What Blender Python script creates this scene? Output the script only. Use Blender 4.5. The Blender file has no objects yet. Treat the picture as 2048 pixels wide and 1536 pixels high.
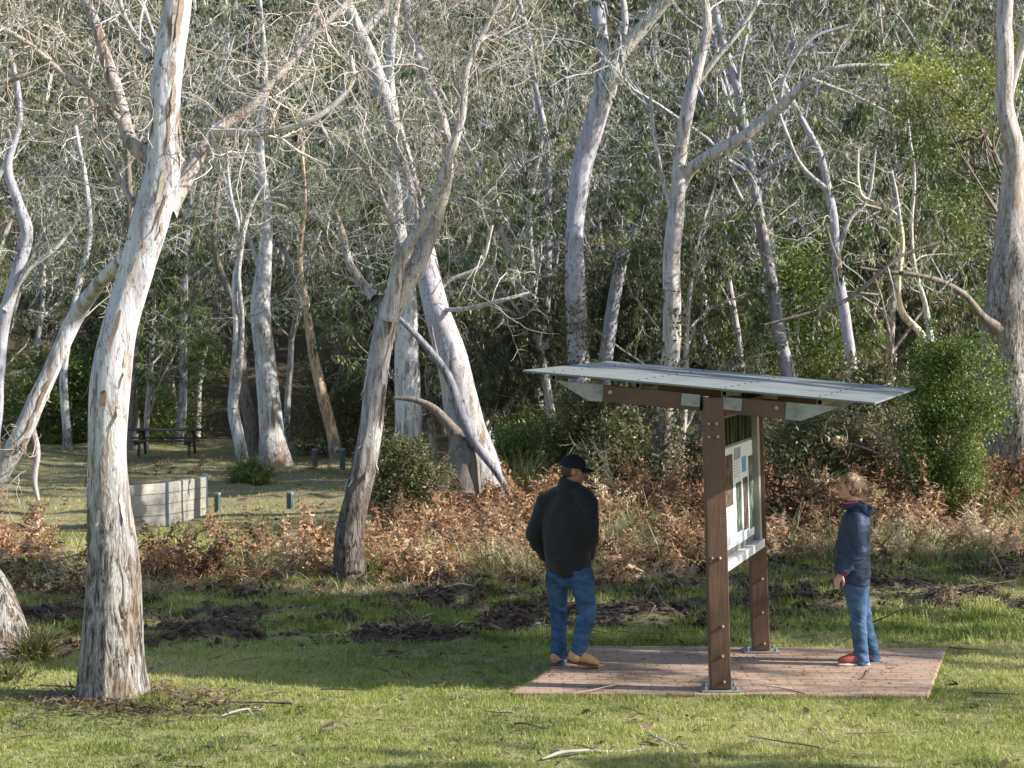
import bpy, bmesh, math, random
import numpy as np
from mathutils import Vector, Matrix
R = math.radians
sc = bpy.context.scene
COL = sc.collection
rng = np.random.default_rng(7)
FPX = 4000.0; CAMZ = 3.0; PITCH = math.atan(152/4000)

# ------------------------------------------------------------------ camera
cam_d = bpy.data.cameras.new("camera"); cam = bpy.data.objects.new("camera", cam_d); COL.objects.link(cam)
cam.location = (0, 0, CAMZ); cam.rotation_euler = (math.pi/2 - PITCH, 0, 0)
cam_d.sensor_width = 36; cam_d.sensor_fit = 'HORIZONTAL'; cam_d.lens = 36*FPX/2048
cam_d.clip_end = 2000; cam_d.clip_start = 0.1
cam_d.dof.use_dof = True; cam_d.dof.focus_distance = 16.2; cam_d.dof.aperture_fstop = 8.0
sc.camera = cam

def at(px, py, d):
    """point at depth d (world Y) seen at photo pixel px, py"""
    u = (px-1024)/FPX; v = (768-py)/FPX
    y = math.cos(PITCH) + v*math.sin(PITCH); z = -math.sin(PITCH) + v*math.cos(PITCH)
    return np.array([u/y*d, d, CAMZ + z/y*d])

# ------------------------------------------------------------------ light
SUN_AZ, SUN_EL = R(9), R(30.5)      # from the right, a little from the camera's side
sdir = Vector((math.cos(SUN_EL)*math.cos(SUN_AZ), -math.cos(SUN_EL)*math.sin(SUN_AZ), math.sin(SUN_EL)))
sl = bpy.data.lights.new("sun", 'SUN'); so = bpy.data.objects.new("sun", sl); COL.objects.link(so)
sl.energy = 5.0; sl.angle = R(0.53); sl.color = (1.0, 0.96, 0.88)
so.rotation_euler = sdir.to_track_quat('Z', 'Y').to_euler(); so.location = (20, -5, 30)
w = bpy.data.worlds.new("World"); sc.world = w; w.use_nodes = True
nt = w.node_tree; bg = nt.nodes['Background']
sky = nt.nodes.new('ShaderNodeTexSky'); sky.sky_type = 'NISHITA'; sky.sun_disc = False
sky.sun_elevation = SUN_EL; sky.sun_rotation = math.pi/2 + SUN_AZ
nt.links.new(sky.outputs[0], bg.inputs[0]); bg.inputs[1].default_value = 0.12
sc.view_settings.view_transform = 'Standard'; sc.view_settings.look = 'None'
sc.view_settings.exposure = 1.05
sc.cycles.max_bounces = 6; sc.cycles.diffuse_bounces = 3; sc.cycles.transmission_bounces = 4

# ------------------------------------------------------------------ noise in numpy
def _hash(i, j, k, seed):
    h = (i*374761393 + j*668265263 + k*2147483647 + seed*1274126177) & 0xFFFFFFFF
    h = ((h ^ (h >> 13))*1274126177) & 0xFFFFFFFF
    return ((h ^ (h >> 16)) & 0xFFFFFF)/float(0xFFFFFF)
def vn(P, scale=1.0, seed=0):
    P = np.asarray(P, float)*scale
    f = np.floor(P).astype(np.int64); t = P-f; t = t*t*(3-2*t); r = 0
    for a in (0, 1):
        for b in (0, 1):
            for c in (0, 1):
                wgt = (t[..., 0] if a else 1-t[..., 0])*(t[..., 1] if b else 1-t[..., 1])*(t[..., 2] if c else 1-t[..., 2])
                r = r + wgt*_hash(f[..., 0]+a, f[..., 1]+b, f[..., 2]+c, seed)
    return r
def fbm(P, scale=1.0, seed=0, o=3):
    s = 0; a = .5; tot = 0
    for i in range(o):
        s = s + a*vn(P, scale*2**i, seed+i*17); tot += a; a *= .5
    return s/tot
def sstep(a, b, x):
    t = np.clip((np.asarray(x, float)-a)/(b-a), 0, 1); return t*t*(3-2*t)

# ------------------------------------------------------------------ terrain
YS = [-60, 0, 8, 12.4, 18, 22, 28, 38, 50, 60, 76, 110, 260]
ZL = [1.6, 1.5, .6, 0, 0, -.12, -.45, -1.0, -1.4, -1.6, -1.5, 9, 62]
ZR = [1.6, 1.5, .6, 0, 0, 0, .1, .2, .2, .1, 0, 10, 64]
def tz0(x, y):
    x = np.asarray(x, float); y = np.asarray(y, float)
    wl = 1-sstep(0.0, .2, x/np.maximum(y, 8))
    return wl*np.interp(y, YS, ZL) + (1-wl)*np.interp(y, YS, ZR)
def soil_mask(x, y):
    """turned-over earth and litter in the band between lawn and ferns"""
    x = np.asarray(x, float); y = np.asarray(y, float)
    P = np.stack([x, y, 0*x], -1)
    n = fbm(P, .55, 3, 4); n2 = fbm(P, 2.3, 9, 3)
    u = x/np.maximum(y, 1)
    near = 17.4 + 1.4*sstep(-.1, .06, u) - 1.0*sstep(-.16, -.24, u)
    band = sstep(near, near+.7, y + (n-.5)*1.6)*(1-sstep(23.0, 25.5, y+(n-.5)*3))
    m = band*sstep(.52, .66, n*.5+n2*.5 + .12)
    m = m*(1-.8*sstep(.0, .08, u)*sstep(.68, .45, n2))
    patch = sstep(.62, .7, fbm(P, .8, 21, 3))*.8
    patch2 = np.exp(-(((x+2.9)/.5)**2 + ((y-15.0)/.28)**2))*sstep(.42, .6, n2)
    left = sstep(23, 25, y)*(1-sstep(31, 33, y))*(1-sstep(-.235, -.205, u))
    strip = sstep(.05, -.02, np.abs(y-(15.40+.02*np.sin(x*3)))-.05)*((x > .3) & (x < 2.9))*sstep(.45, .55, n2)*.9
    return np.clip(np.maximum.reduce([m, strip, patch*.5*(y > 18), patch2*1.3, left*sstep(.35, .6, n2)]), 0, 1)
def tz(x, y):
    x = np.asarray(x, float); y = np.asarray(y, float)
    P = np.stack([x, y, 0*x], -1)
    z = tz0(x, y)
    amp = np.interp(y, [10, 14, 17.5, 20, 30, 70, 120], [.02, .02, .03, .09, .2, .3, 1.2])
    flat = sstep(.0, .5, np.maximum(np.abs(x-1.9)-1.8, np.abs(y-16.6)-1.2))   # paving stays level
    z = z + flat*amp*(fbm(P, .6, 5, 3)-.5)*1.6
    s = soil_mask(x, y)
    z = z + flat*s*(fbm(P, 3.0, 31, 4)-.40)*.42
    return z

# ------------------------------------------------------------------ geometry collector
class Geo:
    def __init__(s): s.v = []; s.f = []; s.a = []; s.m = []; s.n = 0
    def add(s, V, F, a=None, m=0):
        V = np.asarray(V, float).reshape(-1, 3); F = np.asarray(F, np.int64)
        s.v.append(V); s.f.append(F+s.n); s.n += len(V)
        s.a.append(np.full(len(F), .5) if a is None else np.broadcast_to(a, (len(F),)).astype(float))
        s.m.append(np.full(len(F), m))
    def merged(s): return np.concatenate(s.v), np.concatenate(s.f), np.concatenate(s.a), np.concatenate(s.m)
    def place(s, other, loc, rz, sc_, tint=0., m=None, jit=None):
        V, F, a, mm = other
        c, q = math.cos(rz), math.sin(rz)
        W = V*sc_; W = np.stack([W[:, 0]*c-W[:, 1]*q, W[:, 0]*q+W[:, 1]*c, W[:, 2]], -1)+np.asarray(loc)
        s.v.append(W); s.f.append(F+s.n); s.n += len(V); s.a.append(np.clip(a+tint, 0, 1)); s.m.append(mm)
    def mesh(s, name, mats, origin=(0, 0, 0), smooth=False):
        V, F, a, mm = s.merged()
        me = bpy.data.meshes.new(name); nf, k = F.shape
        me.vertices.add(len(V)); me.vertices.foreach_set('co', (V-np.asarray(origin)).astype(np.float32).ravel())
        me.loops.add(nf*k); me.loops.foreach_set('vertex_index', F.astype(np.int32).ravel())
        me.polygons.add(nf); me.polygons.foreach_set('loop_start', (np.arange(nf)*k).astype(np.int32))
        me.polygons.foreach_set('material_index', mm.astype(np.int32))
        me.polygons.foreach_set('use_smooth', np.full(nf, smooth))
        at_ = me.attributes.new('rnd', 'FLOAT', 'FACE'); at_.data.foreach_set('value', a.astype(np.float32))
        for m in (mats if isinstance(mats, (list, tuple)) else [mats]): me.materials.append(m)
        me.update(calc_edges=True)
        return me
    def build(s, name, mats, parent=None, origin=None, smooth=False):
        o_ = np.array(origin if origin is not None else (parent['_o'] if parent is not None and '_o' in parent else (0, 0, 0)))
        o = bpy.data.objects.new(name, s.mesh(name, mats, o_, smooth)); COL.objects.link(o)
        if parent is not None: o.parent = parent
        else: o.location = o_
        return o
TMPK = []
def empty(name, loc, label, cat, group=None):
    o = bpy.data.objects.new(name, None); COL.objects.link(o); o.location = loc; o.empty_display_size = .3
    o['_o'] = [float(t) for t in loc]; TMPK.append(o)
    tag(o, label, cat, group); return o
def tag(o, label=None, cat=None, group=None, kind=None):
    if label: o['label'] = label
    if cat: o['category'] = cat
    if group: o['group'] = group
    if kind: o['kind'] = kind
    return o

def norm(a): return a/np.maximum(np.linalg.norm(a, axis=-1, keepdims=True), 1e-9)
def tubes(G, P, Rr, k=5, a=None, cap=False, m=0, ref=None, aspect=1.0, disp=None):
    """P (M,N,3) paths, Rr (M,N) radii"""
    P = np.asarray(P, float); Rr = np.asarray(Rr, float)
    if P.ndim == 2: P = P[None]; Rr = Rr[None]
    M, N, _ = P.shape
    T = norm(np.gradient(P, axis=1))
    if ref is None:
        md = norm(P[:, -1]-P[:, 0]); ax = np.argmin(np.abs(md), axis=1)
        rf = np.eye(3)[ax][:, None, :]+0*T
    else: rf = np.zeros_like(T)+np.asarray(ref, float)
    U = norm(np.cross(T, rf)); W = np.cross(T, U)
    th = np.arange(k)*2*math.pi/k
    c = np.cos(th)[None, None, :, None]; s = np.sin(th)[None, None, :, None]
    rr = Rr[:, :, None, None]
    V = P[:, :, None, :] + rr*(U[:, :, None, :]*c*aspect + W[:, :, None, :]*s)
    if disp is not None: V = disp(V, P[:, :, None, :], rr)
    i = np.arange(N-1)[:, None]; j = np.arange(k)[None, :]
    q = np.stack([i*k+j, i*k+(j+1) % k, (i+1)*k+(j+1) % k, (i+1)*k+j], -1).reshape(-1, 4)
    F = (q[None]+(np.arange(M)*N*k)[:, None, None]).reshape(-1, 4)
    av = None if a is None else np.repeat(np.broadcast_to(a, (M,)), len(q))
    G.add(V, F, av, m)
def spline(pts, n):
    pts = np.asarray(pts, float); m = len(pts)
    seg = np.r_[0, np.cumsum(np.linalg.norm(np.diff(pts[:, :3], axis=0), axis=1))]
    t = np.linspace(0, seg[-1], n)
    # catmull-rom through chord-length parametrisation (hermite)
    d = np.zeros_like(pts); d[1:-1] = (pts[2:]-pts[:-2])/np.maximum(seg[2:]-seg[:-2], 1e-6)[:, None]
    d[0] = (pts[1]-pts[0])/max(seg[1]-seg[0], 1e-6); d[-1] = (pts[-1]-pts[-2])/max(seg[-1]-seg[-2], 1e-6)
    i = np.clip(np.searchsorted(seg, t, side='right')-1, 0, m-2); h = seg[i+1]-seg[i]; x = (t-seg[i])/np.maximum(h, 1e-9)
    x = x[:, None]; h = h[:, None]
    return (2*x**3-3*x**2+1)*pts[i]+(x**3-2*x**2+x)*h*d[i]+(-2*x**3+3*x**2)*pts[i+1]+(x**3-x**2)*h*d[i+1]
def grow(S, D, L, n=5, curl=.35, up=0., rs=rng):
    """random-walk paths from S (M,3) towards D, length L (M,), up: added to z of the direction each step"""
    M = len(S); D = norm(D); P = [S]; st = (L/(n-1))[:, None]; bend = rs.normal(0, curl*.5, (M, 3))
    for i in range(n-1):
        D = norm(D + bend + rs.normal(0, curl*.6, (M, 3)) + np.array([0, 0, up]))
        P.append(P[-1]+D*st)
    return np.stack(P, 1)
def sample_on(P, n, lo=.25, hi=1., rs=rng):
    """n random points on each path -> positions, directions (M*n)"""
    M, N, _ = P.shape
    t = rs.uniform(lo, hi, (M, n))*(N-1.001); i = t.astype(int); f = (t-i)[..., None]
    m = np.arange(M)[:, None]
    p = P[m, i]*(1-f)+P[m, np.minimum(i+1, N-1)]*f
    d = norm(P[m, np.minimum(i+1, N-1)]-P[m, i])
    return p.reshape(-1, 3), d.reshape(-1, 3), (t/(N-1)).reshape(-1)
def side(d, ang, rs=rng):
    """directions leaving d at about ang"""
    r = norm(np.cross(d, rs.normal(0, 1, d.shape)))
    a = ang*rs.uniform(.6, 1.3, (len(d), 1))
    return d*np.cos(a)+r*np.sin(a)
def leaves(G, P, size, width, down=1.0, rs=rng, a=None, m=0, spread=.5):
    """one thin rhombic leaf per point, hanging by down"""
    M = len(P)
    d = norm(rs.normal(0, spread, (M, 3))+np.array([0, 0, -down])); s = norm(np.cross(d, rs.normal(0, 1, (M, 3))))
    L = (size*rs.uniform(.6, 1.3, M))[:, None]; W = (width*rs.uniform(.6, 1.3, M))[:, None]
    V = np.stack([P, P+d*L*.45+s*W*.5, P+d*L, P+d*L*.45-s*W*.5], 1)
    F = np.arange(M*4).reshape(M, 4)
    G.add(V, F, rs.uniform(0, 1, M) if a is None else a, m)

# ------------------------------------------------------------------ materials
class Mat:
    def __init__(s, name):
        s.m = bpy.data.materials.new(name); s.m.use_nodes = True; s.t = s.m.node_tree
        s.b = s.t.nodes['Principled BSDF']; s.out = s.t.nodes['Material Output']
    def n(s, typ, **kw):
        x = s.t.nodes.new(typ)
        for k, v in kw.items():
            if k in ('inp',):
                for a, b in v.items():
                    if hasattr(b, 'is_output') or isinstance(b, bpy.types.NodeSocket): s.t.links.new(b, x.inputs[a])
                    else: x.inputs[a].default_value = b
            else: setattr(x, k, v)
        return x
    def coord(s, kind='Object', scale=(1, 1, 1)):
        c = s.n('ShaderNodeTexCoord'); mp = s.n('ShaderNodeMapping', inp={0: c.outputs[kind], 3: scale}); return mp.outputs[0]
    def noise(s, vec, scale=1., detail=4., rough=.6, dist=0.):
        return s.n('ShaderNodeTexNoise', inp={'Vector': vec, 'Scale': scale, 'Detail': detail, 'Roughness': rough, 'Distortion': dist}).outputs['Fac']
    def ramp(s, fac, stops, interp='LINEAR'):
        r = s.n('ShaderNodeValToRGB', inp={0: fac}); cr = r.color_ramp; cr.interpolation = interp
        while len(cr.elements) < len(stops): cr.elements.new(.5)
        for e, (p, c) in zip(cr.elements, stops):
            e.position = p; e.color = (c, c, c, 1) if isinstance(c, (int, float)) else (*c, 1)
        return r.outputs[0]
    def mix(s, fac, a, b, mode='MIX'):
        x = s.n('ShaderNodeMix', data_type='RGBA', blend_type=mode)
        for k, v in ((0, fac), (6, a), (7, b)):
            if isinstance(v, bpy.types.NodeSocket): s.t.links.new(v, x.inputs[k])
            elif isinstance(v, tuple): x.inputs[k].default_value = (*v, 1)
            else: x.inputs[k].default_value = v
        return x.outputs[2]
    def math(s, op, a, b=0., c=None):
        x = s.n('ShaderNodeMath', operation=op)
        for k, v in enumerate((a, b) if c is None else (a, b, c)):
            if isinstance(v, bpy.types.NodeSocket): s.t.links.new(v, x.inputs[k])
            else: x.inputs[k].default_value = v
        return x.outputs[0]
    def link(s, a, name): s.t.links.new(a, s.b.inputs[name])
    def bump(s, h, dist=.01, st=1.):
        x = s.n('ShaderNodeBump', inp={'Height': h, 'Distance': dist, 'Strength': st}); s.link(x.outputs[0], 'Normal')
    def attr(s, name='rnd'): return s.n('ShaderNodeAttribute', attribute_name=name).outputs['Fac']
    def set(s, rough=.8, spec=.3, metal=0.):
        s.b.inputs['Roughness'].default_value = rough; s.b.inputs['Specular IOR Level'].default_value = spec
        s.b.inputs['Metallic'].default_value = metal; return s
def flat(name, col, rough=.7, spec=.3, metal=0., var=.25, scale=6., bump=.0):
    M = Mat(name).set(rough, spec, metal); c = M.coord()
    n = M.noise(c, scale, 5)
    M.link(M.ramp(n, [(.25, tuple(x*(1-var) for x in col)), (.75, tuple(min(1, x*(1+var)) for x in col))]), 'Base Color')
    if bump: M.bump(M.noise(c, scale*6, 4), bump)
    return M.m

def bark(name, rough_h=1.6, pale=(.60, .60, .58), mid=(.40, .385, .36), dark=(.20, .15, .11), blue=.3, tan=.25, fine=1.0, rust=0., dk=1.0):
    M = Mat(name).set(.75, .25)
    st = M.coord(scale=(7*fine, 7*fine, 1.3*fine)); iso = M.coord(scale=(1, 1, .45))
    n1 = M.noise(st, 1.3, 8, .65, .6); n2 = M.noise(iso, 1.7*fine, 4, .55, .4); n3 = M.noise(st, .8, 5, .6, 1.2)
    col = M.ramp(n1, [(.385, dark), (.44, mid), (.50, pale), (.68, tuple(min(1, x*1.12) for x in pale))])
    col = M.mix(M.math('MULTIPLY', M.ramp(n2, [(.47, 0.), (.55, 1.)]), blue), col, (.36, .36, .43))
    col = M.mix(M.math('MULTIPLY', M.ramp(n3, [(.53, 0.), (.60, 1.)]), tan), col, (.42, .27, .15))
    if rust: col = M.mix(M.math('MULTIPLY', M.ramp(M.noise(iso, 3.1*fine, 3), [(.45, 0.), (.6, 1.)]), rust), col, (.25, .14, .09))
    # thin dark scribbles and peeled flakes
    fl = M.noise(M.coord(scale=(15*fine, 15*fine, 4.5*fine)), 1.6, 6, .65, 1.6)
    col = M.mix(M.ramp(fl, [(.385, .85), (.43, 0.)]), col, (.13, .095, .07))
    # rough fibrous stocking at the base
    fs = M.coord(scale=(13*fine, 13*fine, 2.6*fine)); f1 = M.noise(fs, 1.7, 8, .72, 1.3)
    fcol = M.ramp(f1, [(.39, (.035, .025, .02)), (.455, (.15, .115, .09)), (.505, (.31, .285, .26)), (.575, (.50, .49, .47))])
    fcol = M.mix(M.math('MULTIPLY', M.ramp(n2, [(.48, 0.), (.6, 1.)]), .55), fcol, M.mix(f1, (.12, .06, .03), (.40, .24, .12)))
    if dk < 1: fcol = M.mix(1., fcol, (dk, dk*.92, dk*.86), 'MULTIPLY')
    z = M.n('ShaderNodeSeparateXYZ', inp={0: M.coord()}).outputs[2]
    hz = M.math('ADD', z, M.math('MULTIPLY', M.math('SUBTRACT', n3, .5), -1.6*max(rough_h,.3)**.5))
    mr = M.n('ShaderNodeMapRange', inp={0: hz, 1: rough_h*.55, 2: rough_h*1.25 if rough_h>0 else rough_h*.3, 3: 1., 4: 0.}).outputs[0]
    col = M.mix(mr, col, fcol)
    M.link(col, 'Base Color')
    h = M.math('ADD', M.math('MULTIPLY', f1, M.math('ADD', mr, .15)), M.math('MULTIPLY', n1, .35))
    M.bump(h, .06, 1.)
    return M.m
def leafmat(name, stops, trans=.35, rough=.6):
    M = Mat(name); a = M.attr(); c = M.coord(); n = M.noise(c, .5, 3)
    v = M.math('ADD', M.math('MULTIPLY', a, .75), M.math('MULTIPLY', M.math('SUBTRACT', n, .4), 1.1))
    col = M.ramp(v, stops); oi = M.n('ShaderNodeObjectInfo').outputs['Random']; col = M.mix(M.ramp(oi, [(.0, .0), (1., .5)]), col, M.mix(1., col, (1.12, 1.0, .72), 'MULTIPLY'))
    M.link(col, 'Base Color'); M.set(rough*.8, .5)
    tr = M.n('ShaderNodeBsdfTranslucent', inp={0: col}); mx = M.n('ShaderNodeMixShader', inp={0: trans, 1: M.b.outputs[0], 2: tr.outputs[0]})
    M.t.links.new(mx.outputs[0], M.out.inputs[0]); return M.m

M_bark1 = bark('pale_gum_bark', 1.9, pale=(.53, .535, .54), mid=(.35, .345, .34), blue=.5, tan=.18)
M_bark2 = bark('mid_gum_bark', 1.6, pale=(.46, .44, .42), mid=(.30, .27, .25), blue=.4, tan=.3, fine=1.4, dk=.5)
M_bark3 = bark('leaning_gum_bark', .7, pale=(.42, .41, .40), mid=(.27, .255, .24), dark=(.12, .10, .085), blue=.6, tan=.35)
M_barkw = bark('white_gum_bark', .8, pale=(.55, .55, .53), mid=(.37, .355, .33), blue=.4, tan=.3)
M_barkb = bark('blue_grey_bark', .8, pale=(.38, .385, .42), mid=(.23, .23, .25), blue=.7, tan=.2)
M_barkr = bark('rough_brown_bark', 4.5, pale=(.5, .45, .41), mid=(.35, .29, .24), blue=.2, tan=.4)
M_limb = bark('limb_bark', -50, pale=(.43, .39, .355), mid=(.28, .24, .21), dark=(.14, .09, .07), blue=.3, tan=.15, fine=2, rust=.2)
M_limbp = bark('pale_limb_bark', -50, pale=(.50, .48, .45), mid=(.32, .30, .27), blue=.3, tan=.2, fine=2)
M_dark = bark('dark_limb_bark', -50, pale=(.20, .17, .14), mid=(.13, .11, .09), dark=(.06, .05, .04), blue=.1, tan=.1, fine=2)
M_dead = bark('dead_wood', -50, pale=(.22, .22, .25), mid=(.13, .13, .145), dark=(.07, .06, .06), blue=.1, tan=.15, fine=1.5)
def twigmat(name, a, b):
    M = Mat(name).set(.8, .2); M.link(M.mix(M.attr(), a, b), 'Base Color'); return M.m
M_twig = twigmat('pale_twig', (.10, .09, .07), (.62, .60, .54))
M_twigr = twigmat('reddish_twig', (.27, .20, .16), (.64, .60, .55))
M_strip = twigmat('bark_strip', (.13, .075, .045), (.52, .45, .38))
M_twigd = twigmat('dark_twig', (.08, .065, .05), (.34, .29, .25))
M_leaf_gum = leafmat('gum_leaf', [(0., (.018, .034, .010)), (.35, (.055, .09, .024)), (.62, (.13, .175, .05)), (.88, (.32, .37, .18)), (1., (.38, .24, .10))])
M_leaf_dk = leafmat('dark_gum_leaf', [(0., (.022, .032, .014)), (.35, (.055, .07, .03)), (.7, (.12, .135, .06)), (1., (.25, .23, .14))])
M_leaf_grey = leafmat('grey_gum_leaf', [(0., (.020, .034, .014)), (.4, (.07, .10, .04)), (.7, (.18, .215, .105)), (1., (.46, .49, .36))])
M_leaf_far = leafmat('hillside_leaf', [(0., (.014, .025, .010)), (.4, (.048, .072, .028)), (.7, (.14, .165, .075)), (1., (.42, .44, .31))])
M_leaf_green = leafmat('wattle_leaf', [(0., (.025, .048, .012)), (.4, (.075, .125, .022)), (.75, (.18, .225, .05)), (1., (.38, .40, .10))], .4)
M_leaf_bush = leafmat('bush_leaf', [(0., (.035, .04, .018)), (.4, (.09, .10, .04)), (.75, (.17, .16, .07)), (1., (.28, .18, .09))])
M_fern = leafmat('dead_bracken', [(0., (.04, .027, .017)), (.28, (.14, .072, .038)), (.5, (.31, .165, .08)), (.7, (.44, .275, .15)), (1., (.56, .49, .35))], .3, .85)
M_straw = leafmat('dry_grass', [(0., (.10, .09, .04)), (.3, (.24, .20, .10)), (.6, (.40, .33, .19)), (1., (.62, .54, .38))], .3, .8)
M_grass = leafmat('green_grass', [(0., (.065, .10, .014)), (.35, (.19, .245, .042)), (.7, (.38, .41, .11)), (1., (.62, .55, .31))], .4)
M_sedge = leafmat('sedge', [(0., (.05, .07, .018)), (.5, (.16, .17, .06)), (1., (.46, .40, .22))], .3)
M_litter = leafmat('leaf_litter', [(0., (.03, .02, .014)), (.5, (.11, .07, .045)), (.85, (.24, .17, .12)), (1., (.50, .43, .37))], .1, .8)

# ground
def ground_mat():
    M = Mat('ground').set(.95, .1); c = M.coord()
    s = M.attr('soil'); d = M.attr('dry')
    n1 = M.noise(c, 1.1, 6, .65); n2 = M.noise(c, 9., 6, .7); n3 = M.noise(c, 60., 4, .7)
    grass = M.mix(n3, (.10, .13, .03), (.31, .32, .11))
    grass = M.mix(M.ramp(n2, [(.42, 0.), (.62, .8)]), grass, M.mix(n3, (.24, .20, .10), (.50, .43, .25)))
    dry = M.mix(n3, (.10, .075, .045), (.34, .27, .17))
    soil = M.mix(M.ramp(n2, [(.35, 0.), (.65, 1.)]), (.045, .032, .023), (.15, .11, .08))
    soil = M.mix(M.ramp(n3, [(.6, 0.), (.75, .7)]), soil, (.30, .24, .19))
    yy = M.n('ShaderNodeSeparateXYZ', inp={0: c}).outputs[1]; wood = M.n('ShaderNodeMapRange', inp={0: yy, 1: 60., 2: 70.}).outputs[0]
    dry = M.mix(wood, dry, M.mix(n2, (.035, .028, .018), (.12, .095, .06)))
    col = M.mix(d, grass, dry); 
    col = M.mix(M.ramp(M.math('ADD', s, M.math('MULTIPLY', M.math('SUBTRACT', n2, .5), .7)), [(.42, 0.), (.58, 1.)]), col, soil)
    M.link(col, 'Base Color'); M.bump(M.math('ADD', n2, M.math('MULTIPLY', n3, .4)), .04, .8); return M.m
def build_ground():
    ys = np.r_[np.arange(-40, 11, 2.), np.arange(11, 30, .09), np.arange(30, 80, .5), np.arange(80, 262, 3.)]
    us = np.linspace(-1, 1, 241); us = np.sign(us)*np.abs(us)**1.7
    hw = np.interp(ys, [-40, 11, 30, 80, 260], [20, 13, 24, 60, 150])
    Y = ys[:, None]+0*us[None]; X = hw[:, None]*us[None]
    Z = tz(X, Y); V = np.stack([X, Y, Z], -1).reshape(-1, 3)
    r, c = X.shape; i = np.arange(r-1)[:, None]; j = np.arange(c-1)[None]
    F = np.stack([i*c+j, i*c+j+1, (i+1)*c+j+1, (i+1)*c+j], -1).reshape(-1, 4)
    G = Geo(); G.add(V, F); me = G.mesh('ground', ground_mat(), smooth=True)
    o = bpy.data.objects.new('ground', me); COL.objects.link(o); tag(o, kind='structure')
    x = V[:, 0]; y = V[:, 1]; P = V*np.array([1, 1, 0])
    A = me.attributes.new('soil', 'FLOAT', 'POINT'); A.data.foreach_set('value', soil_mask(x, y).astype(np.float32))
    u = x/np.maximum(y, 1)
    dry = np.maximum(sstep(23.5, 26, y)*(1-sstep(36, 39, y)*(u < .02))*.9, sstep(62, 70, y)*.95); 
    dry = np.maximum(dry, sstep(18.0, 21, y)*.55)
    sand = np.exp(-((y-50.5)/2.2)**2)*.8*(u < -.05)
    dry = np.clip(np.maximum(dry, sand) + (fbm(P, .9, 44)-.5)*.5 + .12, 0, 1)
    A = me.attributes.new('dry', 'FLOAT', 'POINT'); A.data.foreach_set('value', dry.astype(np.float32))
    return o
build_ground()
# ------------------------------------------------------------------ gum trees drawn from their trunks
def trunkpath(pts, d, n, wig=0., seed=0):
    """pts (px,py,width_px[,extra depth]) -> points, radii"""
    A = []
    for p in pts:
        dd = d+(p[3] if len(p) > 3 else 0.)
        q = at(p[0], p[1], dd); A.append([*q, p[2]/FPX*dd/2])
    S = spline(A, n)
    if wig:
        S[:, 1] += wig*(fbm(np.stack([S[:, 2], S[:, 0]*0+seed, S[:, 0]*0], -1), .8, seed)-.5)*2
    return S[:, :3], np.maximum(S[:, 3], .004)
def barkdisp(seed, amp, flare_z=None, base_z=0.):
    def f(V, P, rr):
        D = V-P; A = norm(D)
        z = V[..., 2:3]
        Q = np.concatenate([A*2.2, z*.9], -1); Q = Q[..., [0, 1, 3]]+P[..., :1]*0
        Q2 = np.concatenate([A*7., z*1.6], -1)[..., [0, 1, 3]]
        s = 1+amp*((fbm(Q, 1., seed)-.5)*2.4 + (fbm(Q2, 1., seed+5)-.5)*.8)[..., None]
        if flare_z:
            h = np.clip(1-(z-base_z)/flare_z, 0, 1)
            s = s+h**2.2*(.10+.35*(fbm(np.concatenate([A*1.6, z*0], -1)[..., [0, 1, 3]], 1., seed+9)-.3))[..., None]*.8
            s = s+h**.7*((fbm(np.concatenate([A*11, z*2.2], -1)[..., [0, 1, 3]], 1., seed+3)-.5)*.13)[..., None]
        return P+D*s
    return f
def twigs_on(paths, n1, L1, r1, n2=4, n3=3, up=.03, seed=1, lo=.2, droop=-.06, curl=.3):
    """three orders of bare twigs off a list of limb paths -> Geo, end paths"""
    rs = np.random.default_rng(seed); G = Geo(); ends = []
    for P in paths:
        P = P[None]; N = P.shape[1]
        s, d, t = sample_on(P, n1, lo, 1., rs)
        L = L1*rs.uniform(.5, 1.3, len(s))
        A = grow(s, side(d, 1.0, rs), L, 7, curl, up, rs); rr = (r1*rs.uniform(.6, 1.2, len(s)))[:, None]*np.linspace(1, .35, 7)[None]
        tubes(G, A, rr, 5, rs.uniform(0, 1, len(A)))
        s, d, t = sample_on(A, n2, .25, 1., rs)
        B = grow(s, side(d, .8, rs), L1*.5*rs.uniform(.4, 1.3, len(s)), 6, curl, up*.5+droop*.5, rs)
        tubes(G, B, r1*.5*rs.uniform(.6, 1.1, (len(B), 1))*np.linspace(1, .35, 6)[None], 4, rs.uniform(0, 1, len(B)))
        s, d, t = sample_on(B, n3, .3, 1., rs)
        Cc = grow(s, side(d, .8, rs), L1*.28*rs.uniform(.4, 1.4, len(s)), 5, curl, droop, rs)
        tubes(G, Cc, r1*.27*np.ones((len(Cc), 1))*np.linspace(1, .5, 5)[None], 3, rs.uniform(0, 1, len(Cc)))
        ends.append(Cc)
    return G, np.concatenate(ends)
def leaves_on(ends, per, size, width, down=.9, seed=3):
    rs = np.random.default_rng(seed); s, d, t = sample_on(ends, per, .1, 1., rs)
    s = s+rs.normal(0, size*.3, s.shape); G = Geo(); leaves(G, s, size, width, down, rs); return G

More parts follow.
